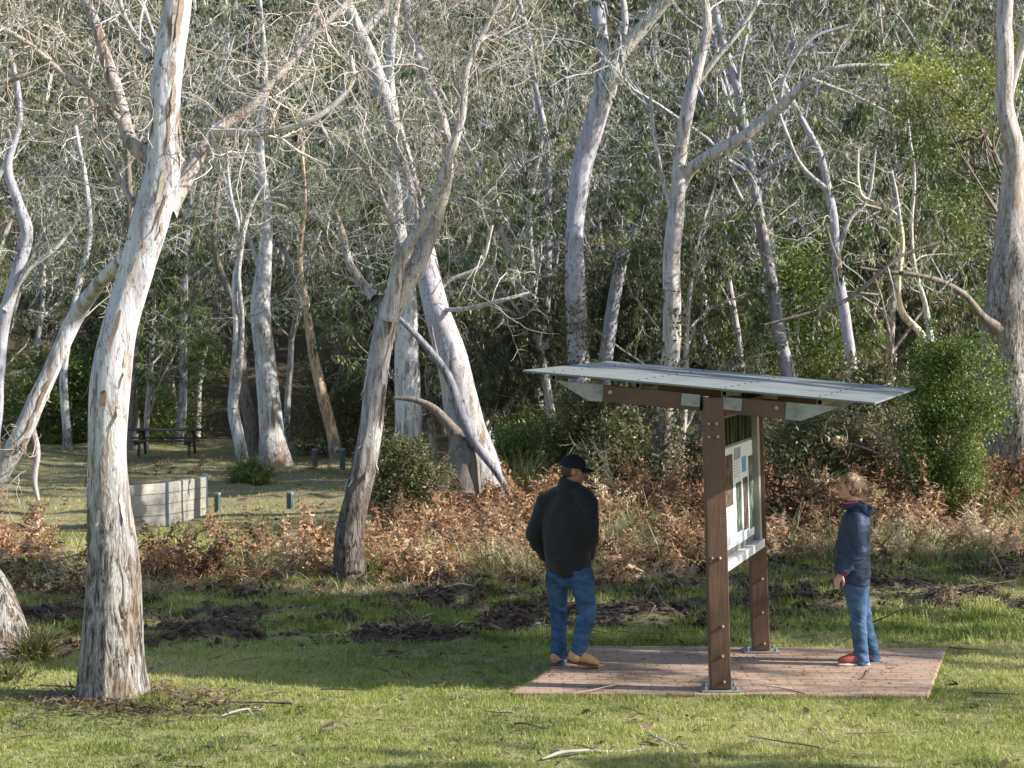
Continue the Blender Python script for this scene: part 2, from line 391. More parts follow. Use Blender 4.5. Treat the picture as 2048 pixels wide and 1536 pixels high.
def gum(label, pts, d, limbs=(), mat=M_barkw, lmat=M_limbp, tmat=M_twig, leafm=M_leaf_gum, n=60, k=28, amp=.10, seed=1, group=None,
        tw=(10, 1.2, .012, 4, 3), leaf=(0, .1, .02), flare=.8, wig=.25, name='gum_tree', cat='tree', lo=.35, droop=-.06, sink=.12, ltw=None, curl=.4, strips=0):
    P, Rr = trunkpath(pts, d, n, wig, seed)
    base = P[0].copy(); g = float(tz(base[0], base[1])); 
    # root the trunk in the ground
    if P[0][2] > g-.05:
        bot = P[0].copy(); bot[2] = g-sink; P = np.vstack([bot, P]); Rr = np.r_[Rr[0]*1.08, Rr]
    base[2] = g
    root = empty(name, base, label, cat, group)
    G = Geo(); tubes(G, P, Rr, k, disp=barkdisp(seed, amp, flare, g), ref=(.1, 1, .1)); G.build('trunk', mat, root, smooth=True)
    paths = [P[int(len(P)*lo):]]
    for li, lb in enumerate(limbs):
        m = lmat
        if isinstance(lb, tuple): m, lb = lb
        LP, LR = trunkpath(lb, d, 26, wig*.8, seed+11+li)
        LR = LR*(1+.55*np.exp(-np.arange(26)/1.3)); G = Geo(); tubes(G, LP, LR, 10, disp=barkdisp(seed+li, .07)); G.build('limb', m, root, smooth=True)
        paths.append(LP)
    if strips:
        rs = np.random.default_rng(seed+99); n_ = strips; i = (rs.uniform(.12, .62, n_)*len(P)).astype(int); th = rs.uniform(0, 6.28, n_)
        dv = np.stack([np.cos(th), np.sin(th), 0*th], -1); S0 = P[i]+dv*(Rr[i]*1.01)[:, None]; L = rs.uniform(.10, .42, n_); rows = []
        dz = norm(P[i]-P[np.maximum(i-3, 0)])*-1
        for t in np.linspace(0, 1, 6): rows.append(S0+dz*(L*t)[:, None]+dv*(.004+.05*t**2.2*rs.uniform(.3, 1.3, n_))[:, None]+rs.normal(0, .004, (n_, 3)))
        RW_ = np.stack(rows, 1); sd_ = np.stack([-dv[:, 1], dv[:, 0], 0*th], -1)[:, None]*(rs.uniform(.006, .022, n_)[:, None, None])*np.array([.6, 1, 1, .9, .7, .3])[None, :, None]
        V = np.stack([RW_-sd_, RW_+sd_], 2).reshape(-1, 3); q = np.arange(5)[:, None]*2+np.array([0, 1, 3, 2])[None]; F = (q[None]+(np.arange(n_)*12)[:, None, None]).reshape(-1, 4)
        G = Geo(); G.add(V, F, np.repeat(rs.uniform(0, 1, n_), 5)); G.build('peeling_bark', M_strip, root)
    if tw[0]:
        lens = np.array([np.linalg.norm(p[-1]-p[0]) for p in paths])
        G = Geo(); E = []
        for i, p in enumerate(paths):
            q = max(2, int(tw[0]*lens[i]*(1 if i == 0 or not ltw else ltw)))
            g2, e = twigs_on([p], q, tw[1], tw[2], tw[3], tw[4], seed=seed*7+i, droop=droop, curl=curl)
            V, F, a, mm = g2.merged(); G.add(V, F, a); E.append(e)
        G.build('twigs', tmat, root)
        if leaf[0]:
            leaves_on(np.concatenate(E), leaf[0], leaf[1], leaf[2], seed=seed).build('foliage', leafm, root)
    return root

# main pale gum at the left
gum('large pale gum with a sinuous trunk and rough brown base, nearest the camera', [
    (222, 1412, 136), (222, 1380, 128), (222, 1300, 118), (226, 1150, 108), (216, 1000, 87), (214, 900, 76), (222, 760, 80), (240, 650, 70), (276, 520, 69),
    (300, 440, 74), (325, 340, 70), (328, 240, 60), (336, 120, 58), (353, 0, 56), (372, -200, 50), (360, -500, 42), (400, -900, 32), (420, -1300, 18)], 15.2,
    limbs=[(M_limb, [(330, 330, 34, .0), (264, 285, 29, .25), (240, 200, 27, .4), (215, 120, 24, .5), (190, 40, 21, .6), (165, -20, 22, .7), (120, -200, 16, 1)]),
           (M_limb, [(300, 430, 26, .1), (262, 395, 13, .2), (225, 320, 11, .3), (192, 240, 9, .3), (170, 160, 7, .3)]),
           (M_limb, [(325, 420, 40, .1), (385, 335, 28, .3), (430, 262, 28, .5), (500, 215, 20, .6), (560, 150, 16, .7), (610, 90, 14, .8), (680, 20, 12, .9), (760, -60, 8, 1)]),
           (M_limbp, [(430, 265, 20, .5), (520, 266, 13, .3), (600, 250, 13, .2), (660, 215, 12, .2), (705, 160, 11, .2), (700, 110, 9, .2)]),
           (M_limb, [(262, 260, 14, .3), (190, 195, 12, .2), (130, 150, 12, .1), (60, 90, 11, 0), (0, 55, 10, 0), (-80, 10, 7, 0)]),
           (M_limb, [(100, 130, 10, .1), (50, 150, 14, .1), (0, 166, 13, .1), (-60, 172, 10, .1)]),
           (M_limbp, [(300, 120, 12, .2), (270, 70, 10, .3), (245, 20, 9, .4), (235, -40, 8, .4)])],
    mat=M_bark1, tmat=M_twigr, n=170, k=72, seed=3, tw=(2.2, .8, .0085, 4, 3), lo=.62, ltw=4.5, flare=1.3, wig=.12, amp=.045, droop=-.16, curl=.5, strips=90)
# tree at the left edge, leaning out of the frame and back in
gum('sinuous gum at the left edge whose stem curves back behind the large pale trunk', [
    (8, 1328, 118, 0), (4, 1290, 110, 0), (-18, 1200, 90, 0), (-62, 1090, 60, 0), (-48, 1010, 52, 0), (0, 945, 42, 0), (40, 880, 40, 0), (75, 800, 35, 0), (112, 720, 32, 0), (148, 638, 34, 0), (186, 580, 28, -.3), (222, 540, 27, -.8), (262, 500, 24, -1.3)], 17.0,
    limbs=[(M_limb, [(60, 845, 14), (75, 900, 14), (70, 960, 12), (78, 1000, 8)])],
    mat=M_bark1, tmat=M_twigr, n=90, k=40, seed=5, strips=60, tw=(2.5, .6, .008, 4, 3), flare=1.2, wig=.1, lo=.5)
# forked gum in the middle
gum('slender forked gum with brown cracked base and reddish twigs in the middle', [
    (700, 1172, 62), (698, 1120, 60), (700, 1060, 56), (712, 1000, 50), (728, 930, 47), (742, 850, 45), (752, 760, 45), (765, 680, 44), (785, 610, 46), (838, 520, 35), (870, 440, 30), (888, 380, 25), (896, 325, 20), (884, 240, 22), (860, 180, 20), (835, 110, 18), (815, 30, 17), (808, -60, 14), (790, -300, 9)], 22.8,
    limbs=[(M_limbp, [(778, 640, 24, -.1), (790, 565, 26, -.2), (800, 515, 24, -.25), (840, 455, 23, -.3), (880, 370, 21, -.3), (905, 295, 19, -.3), (925, 225, 17, -.3), (933, 140, 13, -.3), (968, 60, 11, -.3), (1000, 0, 9, -.3), (1050, -90, 6, -.3)]),
           (M_limb, [(812, 560, 12), (780, 440, 10), (740, 340, 8), (700, 300, 7), (640, 270, 5)]),
           (M_limb, [(752, 600, 16), (735, 580, 18, .2), (700, 530, 16, .3), (685, 470, 14, .4), (670, 420, 9, .4)]),
           (M_limb, [(846, 450, 9), (835, 380, 8), (820, 330, 7), (800, 260, 5)]),
           (M_limb, [(868, 180, 9), (850, 120, 9), (835, 60, 8), (850, 0, 8), (880, -60, 5)]),
           (M_limb, [(925, 220, 9, -.3), (905, 120, 9, -.3), (930, 60, 7, -.3), (990, 80, 6, -.2), (1040, 20, 6, -.2)])],
    mat=M_bark2, tmat=M_twigr, n=130, k=40, seed=9, strips=90, tw=(7, 1.0, .008, 5, 4), lo=.5, ltw=1.5, flare=.9, wig=.15, leaf=(1, .11, .014), droop=-.06)
# thick leaning trunk and its neighbours
gum('thick leaning gum rising to the left behind the man', [
    (968, 975, 84), (956, 920, 80), (932, 850, 74), (904, 720, 62), (868, 600, 50), (846, 500, 44), (826, 400, 38), (803, 300, 32), (775, 210, 30), (742, 120, 32), (700, 30, 30), (668, -60, 30), (640, -300, 20)], 38,
    limbs=[[(806, 305, 20), (790, 240, 14), (750, 190, 12), (700, 150, 8)], [(880, 620, 9), (930, 618, 9, -.5), (1000, 602, 9, -1), (1060, 585, 6, -1)],
           [(720, 70, 20), (760, 20, 16), (800, -60, 12)], [(868, 590, 9), (900, 560, 8), (960, 530, 7), (985, 450, 6)]],
    mat=M_bark3, n=100, k=36, seed=13, strips=80, tw=(1.6, 1.6, .014, 4, 4), leaf=(1, .16, .03), leafm=M_leaf_gum, wig=.4)
gum('white straight trunk partly hidden behind the rounded bush', [
    (818, 900, 56), (816, 800, 52), (814, 700, 48), (815, 620, 40), (808, 520, 34), (790, 420, 30), (796, 300, 24), (780, 150, 18), (800, -50, 12)], 47, mat=M_barkw, n=60, k=24, seed=17, tw=(2, 1.8, .016, 4, 4), leaf=(2, .18, .035), lo=.5)
o = gum('white gum with a flared base beside the far lawn, right of the picnic table', [
    (552, 934, 66), (545, 890, 52), (540, 830, 48), (530, 720, 41), (522, 610, 38), (530, 520, 30), (533, 420, 22), (520, 300, 16), (530, 150, 12), (520, 0, 8)], 58, mat=M_barkw, n=60, k=24, seed=19, tw=(2.2, 2.0, .018, 4, 4), leaf=(2, .2, .035), flare=1.4, lo=.4,
    limbs=[[(526, 560, 14), (500, 480, 10), (470, 420, 8), (440, 330, 6)]])
gum('thin white twin-stemmed gum beside the far lawn, nearest the picnic table', [
    (488, 932, 24), (478, 880, 24), (466, 820, 22), (468, 760, 16), (472, 660, 12), (470, 560, 11), (482, 480, 9), (460, 380, 7), (450, 250, 5)], 56,
    limbs=[[(466, 815, 14), (480, 740, 11), (484, 620, 9), (478, 540, 9), (500, 420, 7), (530, 360, 5)]], mat=M_barkw, n=50, k=16, seed=23, tw=(2, 1.6, .013, 4, 3), leaf=(2, .18, .03), lo=.5)
gum('orange-brown bent gum behind the two far bollards', [
    (672, 912, 26), (660, 850, 24), (645, 790, 22), (625, 700, 19), (614, 620, 15), (600, 520, 11), (610, 400, 8), (600, 250, 6)], 60, mat=bark('orange_bark', .5, pale=(.55, .42, .27), mid=(.34, .23, .14), blue=.1, tan=.8), n=50, k=16, seed=29, tw=(2, 1.6, .014, 4, 4), leaf=(2, .18, .03), lo=.4)
gum('forked blue-white gum above the left end of the shelter roof', [
    (1160, 930, 46), (1160, 860, 46), (1156, 700, 44), (1150, 560, 40), (1150, 450, 36), (1165, 330, 40), (1188, 250, 42), (1208, 175, 40), (1206, 100, 30), (1194, 0, 30), (1190, -120, 24), (1180, -300, 16)], 45,
    limbs=[[(1190, 245, 26), (1215, 190, 30, -.2), (1240, 110, 32, -.3), (1290, 50, 26, -.4), (1345, -10, 20, -.5), (1420, -80, 14, -.5)], [(1238, 100, 16), (1250, 40, 14), (1240, -40, 10)]],
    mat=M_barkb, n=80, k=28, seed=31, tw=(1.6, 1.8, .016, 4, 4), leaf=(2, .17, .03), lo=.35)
gum('pale gum with a long side limb reaching right above the shelter', [
    (1318, 975, 34), (1326, 900, 34), (1332, 800, 34), (1344, 680, 36), (1344, 520, 34), (1352, 420, 32), (1362, 300, 27), (1378, 200, 26), (1396, 130, 22), (1414, 50, 18), (1402, -30, 16), (1380, -200, 10)], 34,
    limbs=[[(1360, 380, 16), (1385, 335, 22, -.2), (1440, 300, 24, -.4), (1500, 265, 24, -.5), (1560, 215, 20, -.6), (1620, 160, 15, -.7), (1680, 134, 12, -.8), (1790, 130, 8, -.8)],
           [(1378, 190, 14), (1430, 120, 11), (1480, 60, 10), (1530, -20, 8)], [(1352, 440, 12), (1330, 380, 9), (1310, 280, 8), (1300, 180, 6)],
           [(1560, 215, 8, -.6), (1570, 150, 8, -.6), (1620, 80, 7, -.6), (1700, 50, 6, -.6)], [(1620, 160, 8, -.7), (1700, 190, 7, -.7), (1780, 230, 6, -.7)]],
    mat=M_bark2, n=90, k=28, seed=37, tw=(2.2, 1.4, .012, 4, 4), leaf=(1, .14, .024), lo=.4)
gum('leaning grey trunk between the two pale gums above the shelter', [
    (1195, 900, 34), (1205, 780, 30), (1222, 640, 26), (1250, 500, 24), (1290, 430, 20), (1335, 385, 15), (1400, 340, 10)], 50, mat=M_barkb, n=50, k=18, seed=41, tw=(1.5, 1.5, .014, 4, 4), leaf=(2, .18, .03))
gum('blue-grey slim gum rising over the right end of the shelter roof', [
    (1724, 905, 36), (1718, 860, 32), (1706, 760, 24), (1692, 640, 22), (1674, 520, 20), (1664, 420, 17), (1640, 310, 14), (1600, 230, 11), (1560, 150, 8)], 42,
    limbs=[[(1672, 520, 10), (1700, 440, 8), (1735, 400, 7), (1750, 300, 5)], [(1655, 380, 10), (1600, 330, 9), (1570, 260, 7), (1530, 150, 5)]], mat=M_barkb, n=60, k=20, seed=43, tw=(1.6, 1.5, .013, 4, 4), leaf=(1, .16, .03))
gum('thick rough-barked gum at the right edge with a narrow upper trunk', [
    (2040, 985, 124), (2034, 930, 116), (2022, 800, 114), (2018, 700, 112), (2020, 600, 100), (2028, 500, 80), (2028, 410, 54), (2026, 300, 42), (2010, 220, 36), (2008, 150, 34), (2010, 0, 30), (2016, -200, 24), (2000, -600, 14)], 32,
    limbs=[(M_limbp, [(2012, 205, 20), (2036, 120, 18), (2050, 60, 16), (2080, -40, 12)]), (M_dark, [(2000, 660, 26, -.3), (1968, 635, 17, -.5), (1930, 590, 13, -.7), (1880, 562, 11, -.9), (1820, 548, 9, -1), (1760, 543, 8, -1), (1720, 535, 5, -1)]),
           (M_dark, [(1880, 485, 5, -1), (1800, 512, 7, -1), (1742, 560, 8, -1), (1690, 602, 9, -1), (1620, 626, 8, -1), (1530, 650, 5, -1)])],
    mat=bark('shaggy_bark', 4.6, pale=(.5, .46, .42), mid=(.36, .30, .25), blue=.3, tan=.5), n=110, k=48, seed=47, tw=(1.4, 1.0, .010, 4, 3), lo=.5, leaf=(1, .12, .024), flare=.9)
gum('thin yellow-lit gum with kinked pale stems left of the big right trunk', [
    (1868, 720, 16), (1845, 668, 14), (1806, 625, 14), (1796, 565, 11), (1806, 490, 10), (1796, 435, 8), (1760, 410, 7), (1722, 388, 6), (1715, 300, 4)], 39.5,
    limbs=[[(1862, 700, 14), (1850, 610, 10), (1830, 540, 9), (1824, 460, 8), (1832, 350, 6), (1810, 200, 4)], [(1800, 450, 8), (1790, 380, 6), (1782, 340, 5)]],
    mat=bark('yellow_lit_bark', -5, pale=(.74, .66, .46), mid=(.56, .45, .27), blue=.0, tan=.3), n=50, k=14, seed=53, tw=(2.2, 1.2, .011, 3, 3), leaf=(1, .16, .03))  # yellow light on these stems is put into the bark colour
gum('crooked blue-grey trunk at the far left behind the curved stem', [
    (-20, 920, 34), (-10, 800, 30), (5, 650, 26), (38, 530, 25), (52, 460, 26), (34, 400, 20), (14, 330, 18), (40, 230, 14), (20, 100, 10)], 46,
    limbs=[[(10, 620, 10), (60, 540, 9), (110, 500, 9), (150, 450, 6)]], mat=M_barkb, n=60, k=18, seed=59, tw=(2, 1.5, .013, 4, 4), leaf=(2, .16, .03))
def slim(label, pts, d, seed, mat=M_barkw, tw=(2, 1.6, .013, 4, 3), leaf=(2, .18, .03)):
    gum(label, pts, d, mat=mat, n=50, k=14, seed=seed, tw=tw, leaf=leaf, lo=.35)
slim('thin dark sapling trunk standing just left of the orange-brown gum', [(505, 900, 22), (498, 830, 26), (485, 770, 22), (480, 650, 16), (430, 500, 12), (440, 350, 8)], 62, 61, M_dark)
slim('thin mottled trunk standing left of the shelter roof tip', [(1082, 930, 20), (1078, 800, 18), (1072, 650, 16), (1064, 540, 14), (1060, 420, 11), (1090, 250, 8)], 50, 63, M_limbp)
slim('dark thin trunk behind the rounded green shrub at the left', [(268, 870, 26), (262, 760, 26), (270, 600, 22), (262, 450, 16), (250, 250, 10)], 64, 67, M_dark)
slim('slim pale trunk seen through the twigs in the gap left of the shelter', [(930, 900, 20), (940, 700, 17), (930, 560, 14), (938, 420, 12), (925, 250, 9)], 62, 69, M_limbp)
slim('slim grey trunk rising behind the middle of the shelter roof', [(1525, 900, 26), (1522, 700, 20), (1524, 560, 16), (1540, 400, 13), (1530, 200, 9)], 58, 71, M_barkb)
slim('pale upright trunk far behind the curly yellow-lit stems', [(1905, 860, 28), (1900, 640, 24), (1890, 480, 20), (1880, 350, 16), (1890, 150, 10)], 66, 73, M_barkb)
slim('slim white trunk at the far left beyond the lawn', [(135, 880, 18), (128, 740, 16), (150, 600, 13), (180, 450, 11), (150, 250, 8)], 64, 79, M_barkw)

def creeper(label, pts, d, seed, n, mat):
    P, Rr = trunkpath(pts, d, 40); rs = np.random.default_rng(seed); t = 1-rs.uniform(0, 1, n)**.6; i = ((1-t)*0+rs.beta(1.0, 1.8, n)*39).astype(int)
    th = rs.uniform(0, 6.28, n); r = Rr[i]*1.02+np.abs(rs.normal(0, .22, n))*(1-i/45); q = P[i]+np.stack([np.cos(th)*r, np.sin(th)*r, rs.normal(0, .1, n)], -1)
    cl = vn(q, 3.5, seed) > .42; q = q[cl]; g = Geo(); leaves(g, q, .10, .05, .5, rs, spread=.9)
    th = np.linspace(0, 20, 90); V = P[np.linspace(0, 34, 90).astype(int)]+np.stack([np.cos(th*.5), np.sin(th*.5), 0*th], -1)*(Rr[np.linspace(0, 34, 90).astype(int)]+.03)[:, None]
    z = float(tz(P[0][0], P[0][1])); root = empty('creeper', (P[0][0], P[0][1], z), label, 'climbing plant'); g.build('foliage', mat, root)
    g = Geo(); tubes(g, V, np.full(90, .018), 5, .3); g.build('stem', M_twigd, root)
creeper('leafy creeper climbing the lower trunk of the forked blue-white gum', [(1160, 930, 46), (1156, 700, 44), (1150, 560, 40), (1150, 450, 36)], 45, 3, 5200, M_leaf_bush)
creeper('sparse creeper on the lower trunk of the pale gum behind the shelter roof', [(1318, 975, 34), (1332, 800, 34), (1344, 620, 36), (1344, 520, 34)], 34, 5, 2200, M_leaf_bush)
# dead branches leaning on the thick trunk
def deadbranch(name, label, pts, d, mat, seed, k=14, subs=()):
    P, Rr = trunkpath(pts, d, 40, .1, seed); root = empty(name, P[0], label, 'branch')
    G = Geo(); tubes(G, P, Rr, k, disp=barkdisp(seed, .12)); G.build('stem', mat, root, smooth=True)
    for s in subs:
        P, Rr = trunkpath(s, d, 16, .1, seed+1); G = Geo(); tubes(G, P, Rr, 8); G.build('side_branch', mat, root, smooth=True)
    return root
deadbranch('dead_branch', 'long blue-grey dead limb propped across the thick leaning gum', [(790, 628, 8), (850, 690, 14), (896, 752, 17), (922, 830, 24), (948, 884, 20), (985, 935, 14), (1012, 975, 12), (1022, 1000, 11)], 36.6, M_dead, 3,
           subs=[[(880, 735, 7), (872, 700, 5), (862, 650, 4)]])
deadbranch('dead_branch', 'dark mossy broken limb curving left from the foot of the leaning gum', [(788, 796, 6), (830, 800, 12), (868, 818, 17), (905, 860, 26), (925, 900, 60), (925, 985, 74)], 36.9, M_dark, 5)

# ------------------------------------------------------------------ tree templates for the wood
def template(seed, H=13., leaf=(9, .19, .036), nb=9, r0=.2, mid=5, tw=7, spread=.36, low=.3):
    rs = np.random.default_rng(seed)
    T = grow(np.array([[0, 0, -.3]]), np.array([[rs.normal(0, .12), rs.normal(0, .12), 1.]]), np.array([H]), 12, .11, .02, rs)
    W = Geo(); tubes(W, T, r0*np.linspace(1, .25, 12)[None], 10, .5)
    s, d, t = sample_on(T, nb, low, 1., rs)
    A = grow(s, side(d, .75, rs), H*spread*(1.25-t)*rs.uniform(.7, 1.2, len(s)), 8, .22, .10, rs)
    tubes(W, A, (r0*.42*(1.2-t))[:, None]*np.linspace(1, .3, 8)[None], 6, rs.uniform(.3, 1, len(A)))
    A = np.concatenate([A, T[:, 4:]])
    s, d, t = sample_on(A, mid, .25, 1., rs)
    B = grow(s, side(d, .8, rs), H*.12*rs.uniform(.6, 1.4, len(s)), 6, .3, .06, rs)
    tubes(W, B, .026*rs.uniform(.7, 1.2, (len(B), 1))*np.linspace(1, .4, 6)[None], 4, rs.uniform(0, 1, len(B)))
    s, d, t = sample_on(B, tw, .2, 1., rs)
    Cc = grow(s, side(d, .8, rs), .95*rs.uniform(.4, 1.5, len(s)), 6, .4, -.16, rs)
    tubes(W, Cc, .0105*np.ones((len(Cc), 1))*np.linspace(1, .6, 6)[None], 3, rs.uniform(0, .85, len(Cc)))
    L = Geo(); keep = rs.uniform(0, 1, len(Cc)) < .80; Cl = Cc[keep]; s, d, t = sample_on(Cl, int(leaf[0]*2.1), .3, 1., rs); s = s+rs.normal(0, .05, s.shape)
    # clumps share a tone
    tone = np.repeat(rs.uniform(0, 1, len(Cl)), int(leaf[0]*2.1))
    leaves(L, s, leaf[1], leaf[2], 1.7, rs, a=np.clip(tone*.75+rs.uniform(0, .35, len(s))-.05, 0, 1))
    return W, L
TEMPL = [template(101, leaf=(16, .17, .04), r0=.15), template(102, 15, (12, .17, .04), nb=11, r0=.17), template(103, 12, (5, .16, .035), 10, .12), template(104, 10, (20, .15, .04), 10, .10, 5, 7, .42, .1), template(105, 6.5, (26, .14, .042), 12, .06, 5, 6, .5, .05)]
TEMPL.append(template(106, 12, (40, .17, .055), 11, .14, 5, 6, .24, .42))
TM = []
for i, (Wg, Lg) in enumerate(TEMPL):
    TM.append((Wg, Lg, Wg.mesh('trunk', [M_limbp, M_barkb, M_limbp, M_limb, M_dark, M_limbp][i], smooth=True), Lg.mesh('crown', [M_leaf_gum, M_leaf_dk, M_leaf_grey, M_leaf_gum, M_leaf_dk, M_leaf_gum][i])))
lib_used = set()
def stand(i, x, y, rz, s, label, group, name='gum_tree'):
    z = float(tz(x, y)); root = empty(name, (x, y, z), label, 'tree', group)
    root.rotation_euler = (0, 0, rz); root.scale = (s, s, s)
    for nm, me in (('trunk', TM[i][2]), ('crown', TM[i][3])):
        o = bpy.data.objects.new(nm, me); COL.objects.link(o); o.parent = root
    return root
rp = np.random.default_rng(5)
for y0 in (47, 52, 57, 62, 67, 72, 77, 82):
    hw = y0*.275
    for u in np.linspace(-1, 1, 14):
        x = (u+rp.uniform(-.07, .07))*hw; y = y0+rp.uniform(-2.4, 2.4); uu = x/y
        if y < 63 and -.29 < uu < -.05: continue          # the open lawn at the left
        i = int(rp.choice([0, 1, 2, 3, 4], p=[.2, .2, .12, .2, .28]))
        if i == 4: stand(i, x, y, rp.uniform(0, 6.28), rp.uniform(.6, 1.1), 'bushy dark green sapling in the understorey of the wood', 'saplings under the gum trees', 'sapling')
        else: stand(i, x, y, rp.uniform(0, 6.28), rp.uniform(.75, 1.15), 'slender grey-green gum crowded among others on the far side of the clearing', 'gum trees crowded behind the clearing')
# the wood on the hillside, one mass
merged = [(w_.merged(), l_.merged()) for w_, l_ in TEMPL]
Wf, Lf = Geo(), Geo()
far = [template(201, 14, (11, .30, .085), 8, .15, 5, 5), template(202, 16, (6, .30, .08), 9, .15, 5, 5), template(203, 7, (16, .26, .09), 10, .08, 5, 5, .5, .05)]
farm = [(a.merged(), b.merged()) for a, b in far]
for y0 in np.arange(87, 190, 7.5):
    hw = y0*.28; nx = 15
    for u in np.linspace(-1, 1, nx):
        x = (u+rp.uniform(-.08, .08))*hw; y = y0+rp.uniform(-4, 4); i = int(rp.integers(0, 3)); rz = rp.uniform(0, 6.28); s = rp.uniform(.75, 1.15)
        z = float(tz(x, y)); tt = rp.uniform(-.2, .25)
        V, F, a, mm = farm[i][0]; Wf.place((V, F, a, mm), (x, y, z), rz, s)
        V, F, a, mm = farm[i][1]; Wf.place((V, F, a, mm+1), (x, y, z), rz, s, tt)
o = Wf.build('forest', [M_twig, M_leaf_far]); tag(o, kind='stuff')
o['label'] = 'grey-green eucalypt forest covering the hillside'

# trees to the right of the frame whose crowns throw the dappled shade
def shade_tree(x, y, s, i, rz, label): stand(i, x, y, rz, s, label, None)
shade_tree(11.2, 16.9, 1.05, 5, .3, 'leafy gum outside the frame to the right, level with the fern edge')
shade_tree(12.8, 17.5, 1.1, 5, 1.3, 'tall gum outside the frame to the right, beyond the lawn')
shade_tree(11.6, 14.4, .8, 2, 2.3, 'sparse gum outside the frame to the right, beside the paving')
shade_tree(18.5, 20.5, .9, 5, 4.3, 'big gum farther outside the frame to the right')
shade_tree(10.6, 11.5, .55, 5, 5.0, 'small leafy gum outside the frame to the right, near the camera')

# ------------------------------------------------------------------ shrubs
def shrub(label, px, py, d, w, h, dens, leaf, mat, seed, name='shrub', depth=None, z0=None, stems=7, group=None, cat='shrub'):
    rs = np.random.default_rng(seed); b = at(px, py, d); g = float(tz(b[0], d)) if z0 is None else z0
    base = np.array([b[0], d, g]); root = empty(name, base, label, cat, group)
    dp = depth or w
    # stems
    S = np.repeat(base[None], stems, 0)+rs.normal(0, .06, (stems, 3))*[1, 1, 0]
    A = grow(S, np.stack([rs.normal(0, .35*w/h, stems), rs.normal(0, .35, stems), np.ones(stems)], -1), np.full(stems, h*.85), 8, .2, .03, rs)
    G = Geo(); tubes(G, A, .025*np.linspace(1, .3, 8)[None]+np.zeros((stems, 1)), 5, .4)
    s, d_, t = sample_on(A, 9, .2, 1., rs); B = grow(s, side(d_, .9, rs), w*.3*rs.uniform(.6, 1.3, len(s)), 5, .3, .02, rs)
    tubes(G, B, .01*np.linspace(1, .4, 5)[None]+np.zeros((len(B), 1)), 4, .3); G.build('stems', M_twigd, root)
    # leaf clumps on an uneven dome
    nc = int(60*dens); th = rs.uniform(0, 6.28, nc); zz = rs.uniform(.04, 1, nc); rad = np.sqrt(np.clip(1-(2*zz-.9)**2*.8, .12, 1))*rs.uniform(.45, 1.05, nc)
    bump = np.clip(-.25+2.3*fbm(np.stack([np.cos(th)*1.9, np.sin(th)*1.9, zz*3.6], -1), 1., seed, 2), .35, 1.3)
    Cc = base+np.stack([np.cos(th)*rad*w/2*bump, np.sin(th)*rad*dp/2*bump, zz*h*(.85+.3*bump-.15)], -1)
    gp = vn(Cc, 3.2/max(w, 1.)*1.6, seed+4) > .33; Cc = Cc[gp]; nc = len(Cc)
    per = 44; P = np.repeat(Cc, per, 0)+rs.normal(0, 1, (nc*per, 3))*np.repeat(w*rs.uniform(.025, .085, nc), per)[:, None]; tone = np.repeat(rs.uniform(0, 1, nc), per)
    P[:, 2] = np.maximum(P[:, 2], g+.03)
    G = Geo(); leaves(G, P, leaf[0]*1.15, leaf[1], .25, rs, a=np.clip(tone*.65+rs.uniform(0, .4, len(P)), 0, 1), spread=.8); G.build('foliage', mat, root)
    return root
shrub('tall dense green shrub in front of the thick trunk at the right edge', 1888, 1060, 27, 1.5, 2.6, 20, (.045, .023), M_leaf_green, 1)
shrub('rounded olive and russet bush beside the white trunk in the middle', 815, 1010, 33, 1.25, 1.45, 7, (.06, .028), M_leaf_bush, 2)
shrub('low dark green tussock bush at the foot of the far white gums', 500, 962, 50, 1.1, .5, 2, (.16, .02), M_leaf_green, 3)
shrub('dark green round shrub behind the picnic table', 310, 860, 68, 4.6, 4.4, 8, (.13, .05), M_leaf_green, 4)
shrub('dark green shrub at the wood edge left of the large pale gum', 120, 860, 68, 3.8, 3.0, 6, (.13, .05), M_leaf_green, 5)
shrub('olive shrub in the wood right of the orange-brown gum', 690, 880, 62, 3.0, 3.2, 6, (.12, .045), M_leaf_bush, 6)
shrub('green shrub in front of the wood, just right of the leaning gum', 1040, 930, 44, 2.2, 1.7, 5, (.10, .035), M_leaf_green, 7)
shrub('dark creeper-like bush around the foot of the blue-white gum', 1180, 940, 43.5, 1.7, 2.3, 7, (.08, .04), M_leaf_bush, 8, depth=1.6)
shrub('olive bush under the left half of the shelter roof', 1250, 930, 40, 2.0, 1.6, 5, (.09, .04), M_leaf_bush, 9)
shrub('bright green shrub behind the right half of the shelter roof', 1610, 900, 50, 4.2, 4.6, 8, (.11, .05), M_leaf_green, 10)
shrub('yellow-green shrub above the centre of the shelter, deep in the wood', 1600, 860, 60, 3.6, 6.8, 6, (.13, .055), M_leaf_green, 11)
shrub('olive shrub under the right tip of the shelter roof', 1730, 920, 40, 1.8, 1.7, 5, (.09, .04), M_leaf_bush, 12)
shrub('shaded olive bush behind the woman', 1640, 990, 33, 2.6, 1.1, 6, (.08, .035), M_leaf_bush, 13)
shrub('small olive bush behind the information board', 1480, 960, 35, 2.0, 1.2, 4, (.08, .035), M_leaf_bush, 14)
